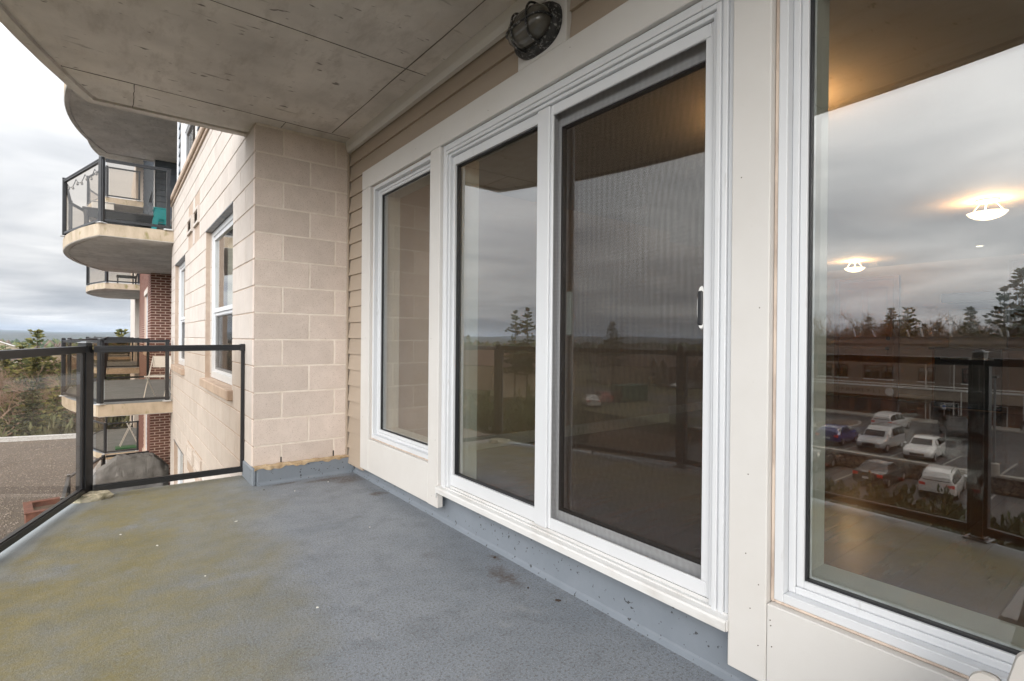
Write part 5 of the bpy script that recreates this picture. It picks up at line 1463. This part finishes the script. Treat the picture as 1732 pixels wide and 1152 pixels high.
    for x in ax:
        for sgn in (1, -1):
            yw = ST[4][4] * .90
            mb = MB(); mb.lathe([(wr_ * .62, -.11), (wr_ * .95, -.11), (wr_, -.07), (wr_, .07), (wr_ * .95, .11), (wr_ * .62, .11)], 18, (x, yw * sgn * .96, wr_), axis='y')
            w_ = mb.build('wheel', 'tyre', t)
            mb = MB(); mb.lathe([(.05, .0), (wr_ * .3, .012), (wr_ * .66, 0)], 10, (x, yw * sgn * .96 + .112 * sgn, wr_), axis='y'); mb.build('rim', 'rim', w_)
            mb = MB(); pts = [(x + (wr_ + .05) * cos(pi * k / 10), wr_ + (wr_ + .05) * sin(pi * k / 10)) for k in range(11)]
            mb.add([(p[0], (yw * 1.045 + .012) * sgn, p[1]) for p in pts], [tuple(range(11))]); mb.build('wheel_arch', 'trim_black', t)
    zf, zr_ = ST[-3][2], ST[1][2]
    for sgn in (1, -1):
        mb = MB(); mb.cbox(hl - .36, hl - .06, sgn * .62 - .15, sgn * .62 + .15, zf - .28, zf - .10, .04); mb.build('headlight', 'lamp_clear', t)
        mb = MB(); mb.cbox(-hl - .01, -hl + .22, sgn * .66 - .16, sgn * .66 + .16, zr_ - .22, zr_ - .02, .03); mb.build('taillight', 'taillight', t)
        mb = MB(); mb.cbox(ax[0] - .62, ax[0] - .46, sgn * (W2 + .07) - .09, sgn * (W2 + .07) + .09, ST[5][2] + .02, ST[5][2] + .15, .03); mb.build('door_mirror', paint, t)
    mb = MB(); mb.cbox(hl - .16, hl + .012, -.42, .42, .40, zf - .20, .02); mb.build('grille', 'trim_black', t)
    mb = MB(); mb.cbox(hl - .3, hl + .02, -.78, .78, .24, .38, .03); mb.cbox(-hl - .02, -hl + .3, -.78, .78, .30, .44, .03); mb.build('bumper', 'trim_black' if kind != 'sedan' else paint, t)
    mb = MB(); mb.cbox(-hl - .035, -hl - .015, -.26, .26, .55, .69, .003); mb.build('number_plate', 'plate', t)
    if rails:
        for sgn in (1, -1):
            mb = MB(); mb.tube([(-1.75, .60 * sgn, 1.62), (-1.5, .60 * sgn, 1.72), (.1, .60 * sgn, 1.73), (.35, .60 * sgn, 1.63)], .025, 6); mb.build('roof_rail', 'trim_black', t)
    return t
make_car('suv', 'paint_white', 'white sport utility parked nose to the shops beyond the kerbed island', (-54.7, 17.0, G1 + .005), pi + .06)
make_car('hatch', 'paint_blue', 'dark blue hatchback showing its red tail lights at the stone wall', (-43.4, 17.35, G1 + .01), pi)
make_car('van', 'paint_silver', 'silver minivan facing the stone wall between the blue and white cars', (-43.7, 14.45, G1 + .01), 0.02)
make_car('hatch', 'paint_white', 'white hatchback facing the stone wall beside the silver minivan', (-42.5, 11.45, G1 + .01), -.05)
make_car('pickup', 'paint_black', 'black pickup truck stopped in the aisle before the shops', (-54.3, 12.2, G1 + .01), -.35)
make_car('sedan', 'paint_charcoal', 'dark saloon in the upper lot to the right of the lamp post', (-42.8, 4.9, G1 + .01), -.02)
make_car('suv', 'paint_white', 'white sport utility with roof rails in the lower lot behind the shrubs', (-37.0, 9.15, G0 + .01), pi - .10, rails=True)
make_car('sedan', 'paint_black', 'black saloon in the lower lot with tail lights by the left shrubs', (-36.9, 16.6, G0 + .01), pi)
make_car('sedan', 'paint_charcoal', 'dark saloon in the lower lot half hidden by the middle shrubs', (-36.7, 12.3, G0 + .01), pi)
make_car('sedan', 'paint_white', 'white saloon parked side on near the green container', (-43.6, 45.0, G1 + .01), 2.2, group='cars parked near the town houses')
make_car('hatch', 'paint_red', 'red hatchback just behind the white saloon near the green container', (-47.2, 46.6, G1 + .01), 2.0, group='cars parked near the town houses')
make_car('hatch', 'paint_white', 'white hatchback on the drive of the brown town houses', (-72.5, 51.8, G1 + .01), .2, group='cars parked near the town houses')
# green steel container
mat('container_green', (0.035, 0.12, 0.075), 0.6, (0.03, 0.09, 0.06), 1.5)
gc = thing('container', 'green ribbed steel container on the lot near the town houses', 'container', (-51.6, 45.6, G1), atan2(-.3, -4.1))
mb = MB(); mb.box(-2.4, 2.4, -1.0, 1.0, .12, 2.1); mb.build('body', 'container_green', gc)
for sy in (-1, 1):
    for k in range(12):
        mb = MB(); mb.cbox(-2.35 + .4 * k, -2.2 + .4 * k, sy * 1.03 - .03, sy * 1.03 + .03, .15, 2.05, .005); mb.build('rib', 'container_green', gc)
mb = MB(); mb.cbox(-2.45, 2.45, -1.08, 1.08, 2.1005, 2.2, .01); mb.build('lid', 'container_green', gc)
for sx in (-1, 1):
    mb = MB(); mb.box(sx * 2 - .1, sx * 2 + .1, -1, 1, 0, .1195); mb.build('skid', 'trim_black', gc)

# ================================================================== houses
mat('house_brown', (0.15, 0.092, 0.068), 0.85, (0.12, 0.075, 0.055), 1.0)
mat('house_cream', (0.42, 0.36, 0.27), 0.85, (0.38, 0.32, 0.24), 0.8)
mat('house_tan', (0.30, 0.235, 0.175), 0.85)
mat('roof_brown', (0.125, 0.080, 0.062), 0.9, (0.09, 0.06, 0.05), 1.5)
mat('roof_grey', (0.085, 0.08, 0.078), 0.9, (0.11, 0.10, 0.095), 1.5)
def house(label, loc, rz, w, d, h, rise, wallm, roofm, ng=1, group='houses beyond the lots'):
    """gabled block; the front (+x side) shows ng gables across the width (y)"""
    t = thing('house', label, 'house', loc, rz, group)
    gw = w / ng
    mb = MB(); mb.box(-d, 0, -w/2, w/2, 0, h); mb.build('wall', wallm, t)
    for k in range(ng):
        y0 = -w/2 + gw * k; yc, y1 = y0 + gw/2, y0 + gw
        mb = MB(); mb.add([(.02, y0 + .1, h + .001), (.02, y1 - .1, h + .001), (.02, yc, h + rise - .1), (-d, y0 + .1, h + .001), (-d, y1 - .1, h + .001), (-d, yc, h + rise - .1)], [(0, 1, 2), (5, 4, 3), (0, 3, 4, 1), (1, 4, 5, 2), (2, 5, 3, 0)])
        mb.build('gable', wallm, t)
        o_ = .3
        mb = MB()
        for sg in (1, -1):
            A = Vector((0, yc, h + rise)); B = Vector((0, yc + sg * (gw/2 + (o_ if ng == 1 else 0)), h - (o_ * rise / (gw/2) if ng == 1 else 0)))
            nrm = Vector((0, sg * rise, gw/2)).normalized() * .12
            mb.add([(o_, *A.yz), (-d - o_, *A.yz), (-d - o_, *B.yz), (o_, *B.yz), (o_, *(A + nrm).yz), (-d - o_, *(A + nrm).yz), (-d - o_, *(B + nrm).yz), (o_, *(B + nrm).yz)], [(0,1,2,3), (7,6,5,4), (0,4,5,1), (1,5,6,2), (2,6,7,3), (3,7,4,0)])
        rf = mb.build('roof', roofm, t)
        mb = MB()
        for sg in (1, -1): mb.bar((o_ + .02, yc, h + rise - .04), (o_ + .02, yc + sg * gw/2, h - .04), .05, .16)
        mb.build('bargeboard', 'white_trim', rf)
        for zz, hh in ((h * .12, h * .32), (h * .60, h * .30)):
            for yy in ((yc,) if gw < 4 else (yc - gw * .24, yc + gw * .22)):
                ww = .62 if gw < 6 else .8
                mb = MB(); ring(mb, -.03, .05, yy - ww, yy + ww, zz, zz + hh, .09); mb.cbox(-.02, .04, yy - .03, yy + .03, zz + .091, zz + hh - .091, .004)
                wv = mb.build('window', 'white_trim', t)
                mb = MB(); mb.quad((.012, yy - ww + .05, zz + .05), (.012, yy + ww - .05, zz + .05), (.012, yy + ww - .05, zz + hh - .05), (.012, yy - ww + .05, zz + hh - .05)); mb.build('pane', 'far_glass', wv)
    mb = MB(); mb.cbox(.001, .06, w/2 - gw * .5 - .5, w/2 - gw * .5 + .5, .05, min(2.1, h * .42), .01)
    return t
house('brown town house with one gable nearest the side street', (-75, 44.6, G1), .55, 5.4, 9, 3.2, 1.9, 'house_brown', 'roof_brown')
house('brown town house with one gable behind the white hatchback', (-76.5, 50.6, G1), .55, 5.4, 9, 3.2, 1.9, 'house_brown', 'roof_brown')
house('brown town house with two gables past the narrow ones', (-75.5, 58.4, G1), .6, 9.5, 9, 3.4, 1.7, 'house_brown', 'roof_brown', 2)
house('long brown town house block with three gables', (-72.5, 71.5, G1), .7, 13, 9, 3.2, 1.8, 'house_tan', 'roof_brown', 3)
house('cream house with a wide gable behind the tall pines', (-44.5, 62.5, G1), .95, 10.5, 9, 4.2, 2.5, 'house_cream', 'roof_brown')
house('tan house with windows left of the cream house', (-46.5, 78.0, G1), 1.1, 14, 9, 3.8, 2.3, 'house_tan', 'roof_brown', 2)
house('grey roofed house at the back of the town houses', (-96, 56, G1), .5, 16, 9, 3.6, 2.4, 'house_tan', 'roof_grey', 2)
house('grey roofed house far down the side street', (-97, 84, G1), .7, 16, 9, 3.6, 2.4, 'house_brown', 'roof_grey', 2)
house('cream house with grey roof seen through the left railing glass', (-6.2, 92, G0), -1.2, 11, 8, 5.0, 2.2, 'house_cream', 'roof_grey')
house('pale house with brown roof left of the railing trees', (-16.0, 118, G0), -1.4, 12, 8, 6.2, 2.6, 'house_cream', 'roof_brown')

# ================================================================== trees
mat('bark', (0.095, 0.070, 0.052), 0.95, (0.06, 0.045, 0.035), 5)
mat('bare_bark', (0.30, 0.225, 0.175), 0.95, (0.11, 0.08, 0.062), 4, rand=.15)
mat('needles_dark', (0.030, 0.046, 0.020), 0.85, (0.042, 0.058, 0.026), 2.0, rand=.2)
mat('needles_light', (0.105, 0.120, 0.042), 0.85, (0.075, 0.092, 0.036), 2.0, rand=.2)
mat('needles_gold', (0.22, 0.20, 0.060), 0.85, (0.15, 0.148, 0.05), 2.0, rand=.15)
mat('yew_leaf', (0.042, 0.062, 0.020), 0.7, (0.075, 0.088, 0.028), 1.5, rand=.2)
mat('twig_brush', (0.27, 0.185, 0.135), 0.95, (0.185, 0.125, 0.09), 1.0)
def conifer_meshes(seed, h=10.0, spread=.24, mats=('needles_dark', 'needles_light'), open_=0.0, base=.12, dens=1.0):
    r = random.Random(seed)
    tr, cr = MB(), MB()
    lean = (r.uniform(-.02, .02), r.uniform(-.02, .02))
    tr.tube([(lean[0]*z*z*.05, lean[1]*z*z*.05, z) for z in [h * k / 6 for k in range(7)]], [h * .014 * (1 - k / 6.3) + .01 for k in range(7)], 6)
    z = h * base
    while z < h * .985:
        t = (z - h * base) / (h * (1 - base))
        Lm = h * spread * (1 - t) ** .72 * (.35 + .65 * min(1, t * 5 + .35)) + .12
        nb = r.randint(4, 6)
        a0 = r.uniform(0, 6.3)
        for b in range(nb):
            if r.random() < open_: continue
            a = a0 + 2 * pi * b / nb + r.uniform(-.3, .3)
            L = Lm * r.uniform(.55, 1.15)
            droop = r.uniform(-.28, .10) + .25 * t
            tip = Vector((cos(a) * L, sin(a) * L, L * droop))
            root = Vector((lean[0]*z*z*.05, lean[1]*z*z*.05, z))
            if L > .8: tr.tube([root, root + tip * .85], [h * .0028 + .008, .006], 3)
            n = max(3, int(L / h * 58 * dens))
            side = Vector((-sin(a), cos(a), 0))
            for k in range(n):
                q = (k + r.uniform(.2, 1)) / n
                c = root + tip * (.04 + .98 * q) + side * r.gauss(0, L * .10) + Vector((0, 0, r.gauss(0, .02 * h * .3)))
                s = (.034 * h + .06 * L) * r.uniform(.6, 1.3) * (1.1 - .35 * q)
                d = (tip.normalized() + side * r.uniform(-.9, .9) + Vector((0, 0, r.uniform(-.2, .35)))).normalized()
                u = d.cross(Vector((r.uniform(-.4, .4), r.uniform(-.4, .4), 1))).normalized()
                mi = 1 if r.random() < (.30 + .3 * t) else 0
                w = s * r.uniform(.24, .48)
                cr.add([c - d * s * .5, c + u * w, c + d * s * .9, c - u * w], [(0, 1, 2, 3)], mi)
                v = d.cross(u)
                cr.add([c - d * s * .4, c + v * w, c + d * s * .8 + Vector((0, 0, .05 * s)), c - v * w], [(0, 1, 2, 3)], mi)
        z += h * r.uniform(.024, .044)
    return tr.mesh('trunk', 'bark'), cr.mesh('crown', list(mats))
def bare_meshes(seed, h=9.0, depth=5):
    r = random.Random(seed)
    tr, tw = MB(), MB()
    tips = []
    def grow(p, d, L, rad, k):
        q = p + d * L + Vector((r.gauss(0, .05), r.gauss(0, .05), 0)) * L
        mid = (p + q) / 2 + Vector((r.gauss(0, .05), r.gauss(0, .05), r.gauss(0, .03))) * L
        (tr if k <= 1 else tw).tube([p, mid, q], [rad, rad * .85, rad * .7], 5 if k < 2 else 3, cap=False)
        if k >= 3: tips.append((q, d))
        if k >= depth: return
        for i in range(r.choice((2, 3, 3)) if k else 4):
            nd = (d + Vector((r.gauss(0, .42), r.gauss(0, .42), r.gauss(.10, .22)))).normalized()
            st = p + (q - p) * r.uniform(.45, 1.0) if i else q
            grow(st, nd, L * r.uniform(.58, .82), rad * r.uniform(.52, .70), k + 1)
    grow(Vector((0, 0, 0)), Vector((r.gauss(0, .05), r.gauss(0, .05), 1)).normalized(), h * .33, h * .015 + .02, 0)
    for (q, d) in tips:
        for i in range(4):
            nd = (d + Vector((r.gauss(0, .5), r.gauss(0, .5), r.gauss(.15, .35)))).normalized()
            sd = nd.cross(Vector((r.gauss(0, 1), r.gauss(0, 1), r.gauss(0, 1)))).normalized() * .012
            l_ = h * r.uniform(.04, .10)
            tw.add([q - sd, q + sd, q + nd * l_], [(0, 1, 2)])
    return tr.mesh('trunk', 'bare_bark'), tw.mesh('branches', 'twig_brush')
def shrub_meshes(seed, w=2.0, h=2.2, leaf='yew_leaf', n=1500, ls=.11):
    r = random.Random(seed)
    st, cr = MB(), MB()
    tips = []
    for i in range(22):
        a = r.uniform(0, 6.3); q = r.random() ** .6
        tip = Vector((cos(a) * w * .5 * q, sin(a) * w * .5 * q, h * r.uniform(.55, 1.05) * (1 - .35 * q * q)))
        st.tube([(tip.x * .12, tip.y * .12, 0), tip * .55, tip], [.03, .018, .006], 4)
        tips.append(tip)
    for i in range(n):
        tip = r.choice(tips); q = r.random() ** .55
        c = Vector((tip.x * (.12 + .88 * q), tip.y * (.12 + .88 * q), tip.z * q)) + Vector((r.gauss(0, .12), r.gauss(0, .12), r.gauss(0, .10))) * w * .55 * (1.15 - .6 * q)
        if c.z < .03: c.z = .03 + r.random() * .1
        d = (c + Vector((0, 0, h * .5)) * r.uniform(.3, 1) + Vector((r.gauss(0, .6), r.gauss(0, .6), r.gauss(0, .5)))).normalized()
        u = d.cross(Vector((r.gauss(0, 1), r.gauss(0, 1), r.gauss(0, 1)))).normalized()
        s = ls * r.uniform(.6, 1.5)
        cr.add([c - d * s, c + u * s * .38, c + d * s, c - u * s * .38], [(0, 1, 2, 3)])
    return st.mesh('stems', 'bark'), cr.mesh('foliage', leaf)
CON = [conifer_meshes(40 + k, 10.0, (.20, .24, .27, .22)[k], open_=(.05, .15, .1, .2)[k]) for k in range(4)]
PIN = [conifer_meshes(60 + k, 12.0, (.26, .22)[k], open_=.25, base=(.38, .30)[k], dens=.9) for k in range(2)]
GLD = [conifer_meshes(70 + k, 8.0, (.28, .30, .25)[k], ('needles_light', 'needles_gold'), open_=.12, base=.06, dens=1.15) for k in range(3)]
BAR = [bare_meshes(80 + k, 9.0) for k in range(4)]
mat('bush_leaf', (0.105, 0.125, 0.055), 0.8, (0.15, 0.145, 0.075), 1.5, rand=.2)
GBU = [shrub_meshes(190 + k, 3.0, 2.6, 'bush_leaf', 1300, .16) for k in range(2)]
YEW = [shrub_meshes(90 + k, 2.3, 2.3) for k in range(3)]
def plant(name, label, cat, pair, names, loc, s, rz, group, sz=1.0):
    t = thing(name, label, cat, loc, rz, group)
    t.scale = (s, s, s * sz)
    for me_, nm in zip(pair, names): link(nm, me_, t)
    return t
rnd = random.Random(33)
# horizon trees behind the shops
spots = [(-78, 11.6, 1.42, 'tall dark pine on the skyline above the right end of the shops'), (-80, 13.4, 1.25, 'dark pine beside the tallest one behind the shops'), (-79, 16.2, 1.28, 'isolated dark conifer on the skyline left of the tall pines'),
         (-80, 24.6, 1.30, 'tall thin conifer on the skyline above the shop windows'), (-81, 23.0, 1.32, 'twin topped conifer behind the middle of the shops'), (-82, 27.8, 1.22, 'conifer on the skyline near the window jamb')]
for i, (x, y, s, lab) in enumerate(spots):
    plant('pine_tree', lab, 'tree', (PIN + CON)[i % 6], ('trunk', 'crown'), (x, y, G1), s * .98, rnd.uniform(0, 6), 'conifers behind the shops')
for i in range(22):
    y = 4.0 + i * 1.45 + rnd.uniform(-.7, .7); x = -84 - rnd.uniform(0, 10)
    plant('conifer_tree', 'mixed dark conifer in the tree line behind the shops', 'tree', CON[i % 4], ('trunk', 'crown'), (x, y, G1), rnd.uniform(.98, 1.16), rnd.uniform(0, 6), 'conifers in the tree line behind the shops')
for i in range(36):
    y = 2 + i * .95 + rnd.uniform(-.6, .6); x = -79 - rnd.uniform(0, 9)
    plant('bare_tree', 'leafless brown tree in the tree line behind the shops', 'tree', BAR[i % 4], ('trunk', 'branches'), (x, y, G1), rnd.uniform(1.25, 1.5), rnd.uniform(0, 6), 'bare trees in the tree line behind the shops')
# trees around the town houses
for (x, y, pr, s, lab) in ((-60.5, 56.4, PIN[0], .93, 'broad pine standing alone in front of the town houses'), (-40.6, 53.6, PIN[1], 1.02, 'tall thin pine in front of the cream house, the greener one'), (-40.9, 56.6, PIN[1], 1.0, 'tall thin pine in front of the cream house, the farther one'),
                          (-60, 98, CON[1], .9, 'pointed conifer behind the tan house'), (-52, 90, CON[2], .8, 'rounded conifer behind the tan house')):
    plant('pine_tree', lab, 'tree', pr, ('trunk', 'crown'), (x, y, G1), s, rnd.uniform(0, 6), 'pines among the houses')
for i in range(34):
    a = i / 33
    x = -104 - rnd.uniform(0, 14) + 62 * max(0, a - .5); y = 38 + 80 * a + rnd.uniform(-2, 2)
    if i % 3: plant('conifer_tree', 'dark conifer in the wood behind the houses', 'tree', CON[i % 4], ('trunk', 'crown'), (x, y, G1), rnd.uniform(.62, .80), rnd.uniform(0, 6), 'conifers in the wood behind the houses')
    else: plant('bare_tree', 'leafless tree in the wood behind the houses', 'tree', BAR[i % 4], ('trunk', 'branches'), (x, y, G1), rnd.uniform(.75, .9), rnd.uniform(0, 6), 'bare trees in the wood behind the houses')
# yew shrubs below our balcony
SH = [(-23.5, 7.6, 1.15), (-22.0, 9.3, 1.0), (-25.0, 9.0, 1.05), (-24.5, 10.8, .95), (-26, 6.6, 1.0), (-22.8, 5.9, .75), (-24, 4.0, 1.0), (-23.5, 2.2, 1.15), (-26.0, 14.4, .8), (-21, 12.0, .7),
      (-22, 31.5, 1.5), (-24, 34.5, 1.7), (-20.5, 34.0, 1.5), (-26.5, 31.0, 1.4), (-27.5, 37.5, 1.7), (-23.5, 39.0, 1.6), (-30, 34.5, 1.2), (-19.6, 37.5, 1.8), (-32, 41.0, 1.4)]
for i, (x, y, s) in enumerate(SH):
    near = y < 20
    plant('yew_shrub', 'upright green yew shrub below the balcony in front of the lower lot' if near else 'tall green yew shrub in the bank before the cream house', 'shrub', YEW[i % 3], ('stems', 'foliage'), (x, y, G0 - .2), s * 1.15, rnd.uniform(0, 6), 'yew shrubs in front of the lower lot' if near else 'yew shrubs in the bank before the cream house', 1.1)
for i in range(16):
    y = 43.2 + rnd.uniform(0, 3.5); x = -.118 * y + rnd.uniform(-.6, .15 * y)
    plant('green_bush', 'loose green bush growing just past the parapet of the podium roof', 'bush', GBU[i % 2], ('stems', 'foliage'), (x, y, G0 - .2), rnd.uniform(.7, 1.25), rnd.uniform(0, 6), 'green bushes behind the podium parapet', rnd.uniform(1.0, 1.4))
# wood beyond the podium roof, seen through the left railing glass
LT = [(-4.6, 56, 'gold', 1.22, 'bushy yellow green pine topping the railing, tallest one'), (-5.9, 60, 'gold', 1.10, 'yellow green pine left of the tallest one over the railing'), (-7.6, 66, 'gold', 1.06, 'yellow green pine at the left edge of the picture'),
      (.75, 58, 'gold', 1.24, 'sparse pine peeping over the far railings beside the brick wing'), (-.4, 61, 'gold', 1.12, 'small pine top left of the sparse one over the far railings')]
for i, (x, y, kd, s, lab) in enumerate(LT):
    plant('pine_tree', lab, 'tree', GLD[i % 3], ('trunk', 'crown'), (x, y, G0 - .2), s, rnd.uniform(0, 6), 'yellow green pines beyond the podium roof')
for i in range(74):
    y = 45.5 + rnd.random() ** 1.1 * 38; x = -.115 * y + rnd.uniform(-2.0, .165 * y)
    if i % 2: plant('conifer_tree', 'green pine in the wood beyond the podium roof', 'tree', (GLD + CON)[i % 7], ('trunk', 'crown'), (x, y, G0 - .2), rnd.uniform(.70, 1.0) * (.85 if i % 7 < 3 else .80), rnd.uniform(0, 6), 'pines in the wood beyond the podium roof')
    else: plant('bare_tree', 'leafless tree in the wood beyond the podium roof', 'tree', BAR[i % 4], ('trunk', 'branches'), (x, y, G0 - .2), rnd.uniform(.6, .92), rnd.uniform(0, 6), 'bare trees in the wood beyond the podium roof')
# far town trees on the plain between us and the hills
far = MB(); r = random.Random(50)
for i in range(5200):
    a = r.uniform(radians(60), radians(200)); d = 150 + 420 * r.random() ** .8
    if d < 190 and a > radians(150): d += 60
    x, y = d * cos(a), d * sin(a)
    h = r.uniform(3.0, 6.5) + (1.5 if r.random() < .2 else 0); w = h * r.uniform(.25, .55)
    zb = G0 - .3 if x > -420 and not (x < -40 and y < 330) else G1
    n = 5
    a0 = r.uniform(0, 6)
    vs = [(x + w * cos(a0 + 2*pi*k/n) * r.uniform(.6, 1.2), y + w * sin(a0 + 2*pi*k/n) * r.uniform(.6, 1.2), zb + h * r.uniform(.1, .35)) for k in range(n)]
    vs += [(x + w * .6 * cos(a0 + .6 + 2*pi*k/n), y + w * .6 * sin(a0 + .6 + 2*pi*k/n), zb + h * r.uniform(.55, .8)) for k in range(n)] + [(x, y, zb + h)]
    fs = [(k, (k+1) % n, n + (k+1) % n, n + k) for k in range(n)] + [(n + k, n + (k+1) % n, 2*n) for k in range(n)]
    far.add(vs, fs, i % 3)
mat('far_brown', (0.12, 0.085, 0.062), 0.95)
tag(far.build('far_woods', ['needles_dark', 'far_brown', 'needles_light'], fix=False), 'far woods of dark and brown trees below the hills', 'woods', kind='stuff')
# low scrub under the trees beyond the roof
scr_ = MB(); r = random.Random(51)
for i in range(9000):
    if r.random() < .62: y = 42 + r.random() ** 1.3 * 40; x = -.13 * y + r.uniform(-3, .2 * y)
    else: y = r.uniform(26, 52); x = r.uniform(-38, -17)
    if x > 1 or (x > -16.5 and y < RY(x) + .5): continue
    h = r.uniform(.5, 1.7)
    for k in range(3):
        a = r.uniform(0, 6.3); l_ = r.uniform(.1, .5)
        bx, by = x + r.uniform(-.3, .3), y + r.uniform(-.3, .3)
        scr_.add([(bx - .02, by, G0 - .25), (bx + .02, by, G0 - .25), (bx + l_ * cos(a), by + l_ * sin(a), G0 + h)], [(0, 1, 2)])
tag(scr_.build('undergrowth', 'twig_brush', fix=False), 'brown leafless undergrowth beneath the trees', 'undergrowth', kind='stuff')

# ================================================================== air
HAZE = True
if HAZE:
    mt = bpy.data.materials.new('air_haze'); mt.use_nodes = True
    t = mt.node_tree; t.nodes.clear()
    pv = N(t, 'ShaderNodeVolumePrincipled')
    pv.inputs['Color'].default_value = (0.64, 0.79, 1.0, 1)
    pv.inputs['Density'].default_value = 0.00013
    pv.inputs['Anisotropy'].default_value = 0.0
    o = N(t, 'ShaderNodeOutputMaterial'); t.links.new(pv.outputs[0], o.inputs['Volume'])
    MATS['air_haze'] = mt
    mb = MB(); mb.box(-4700, 4700, -4700, 4700, -30, 60)
    tag(mb.build('haze', 'air_haze'), 'thin blue haze over the whole view', 'haze', kind='stuff')
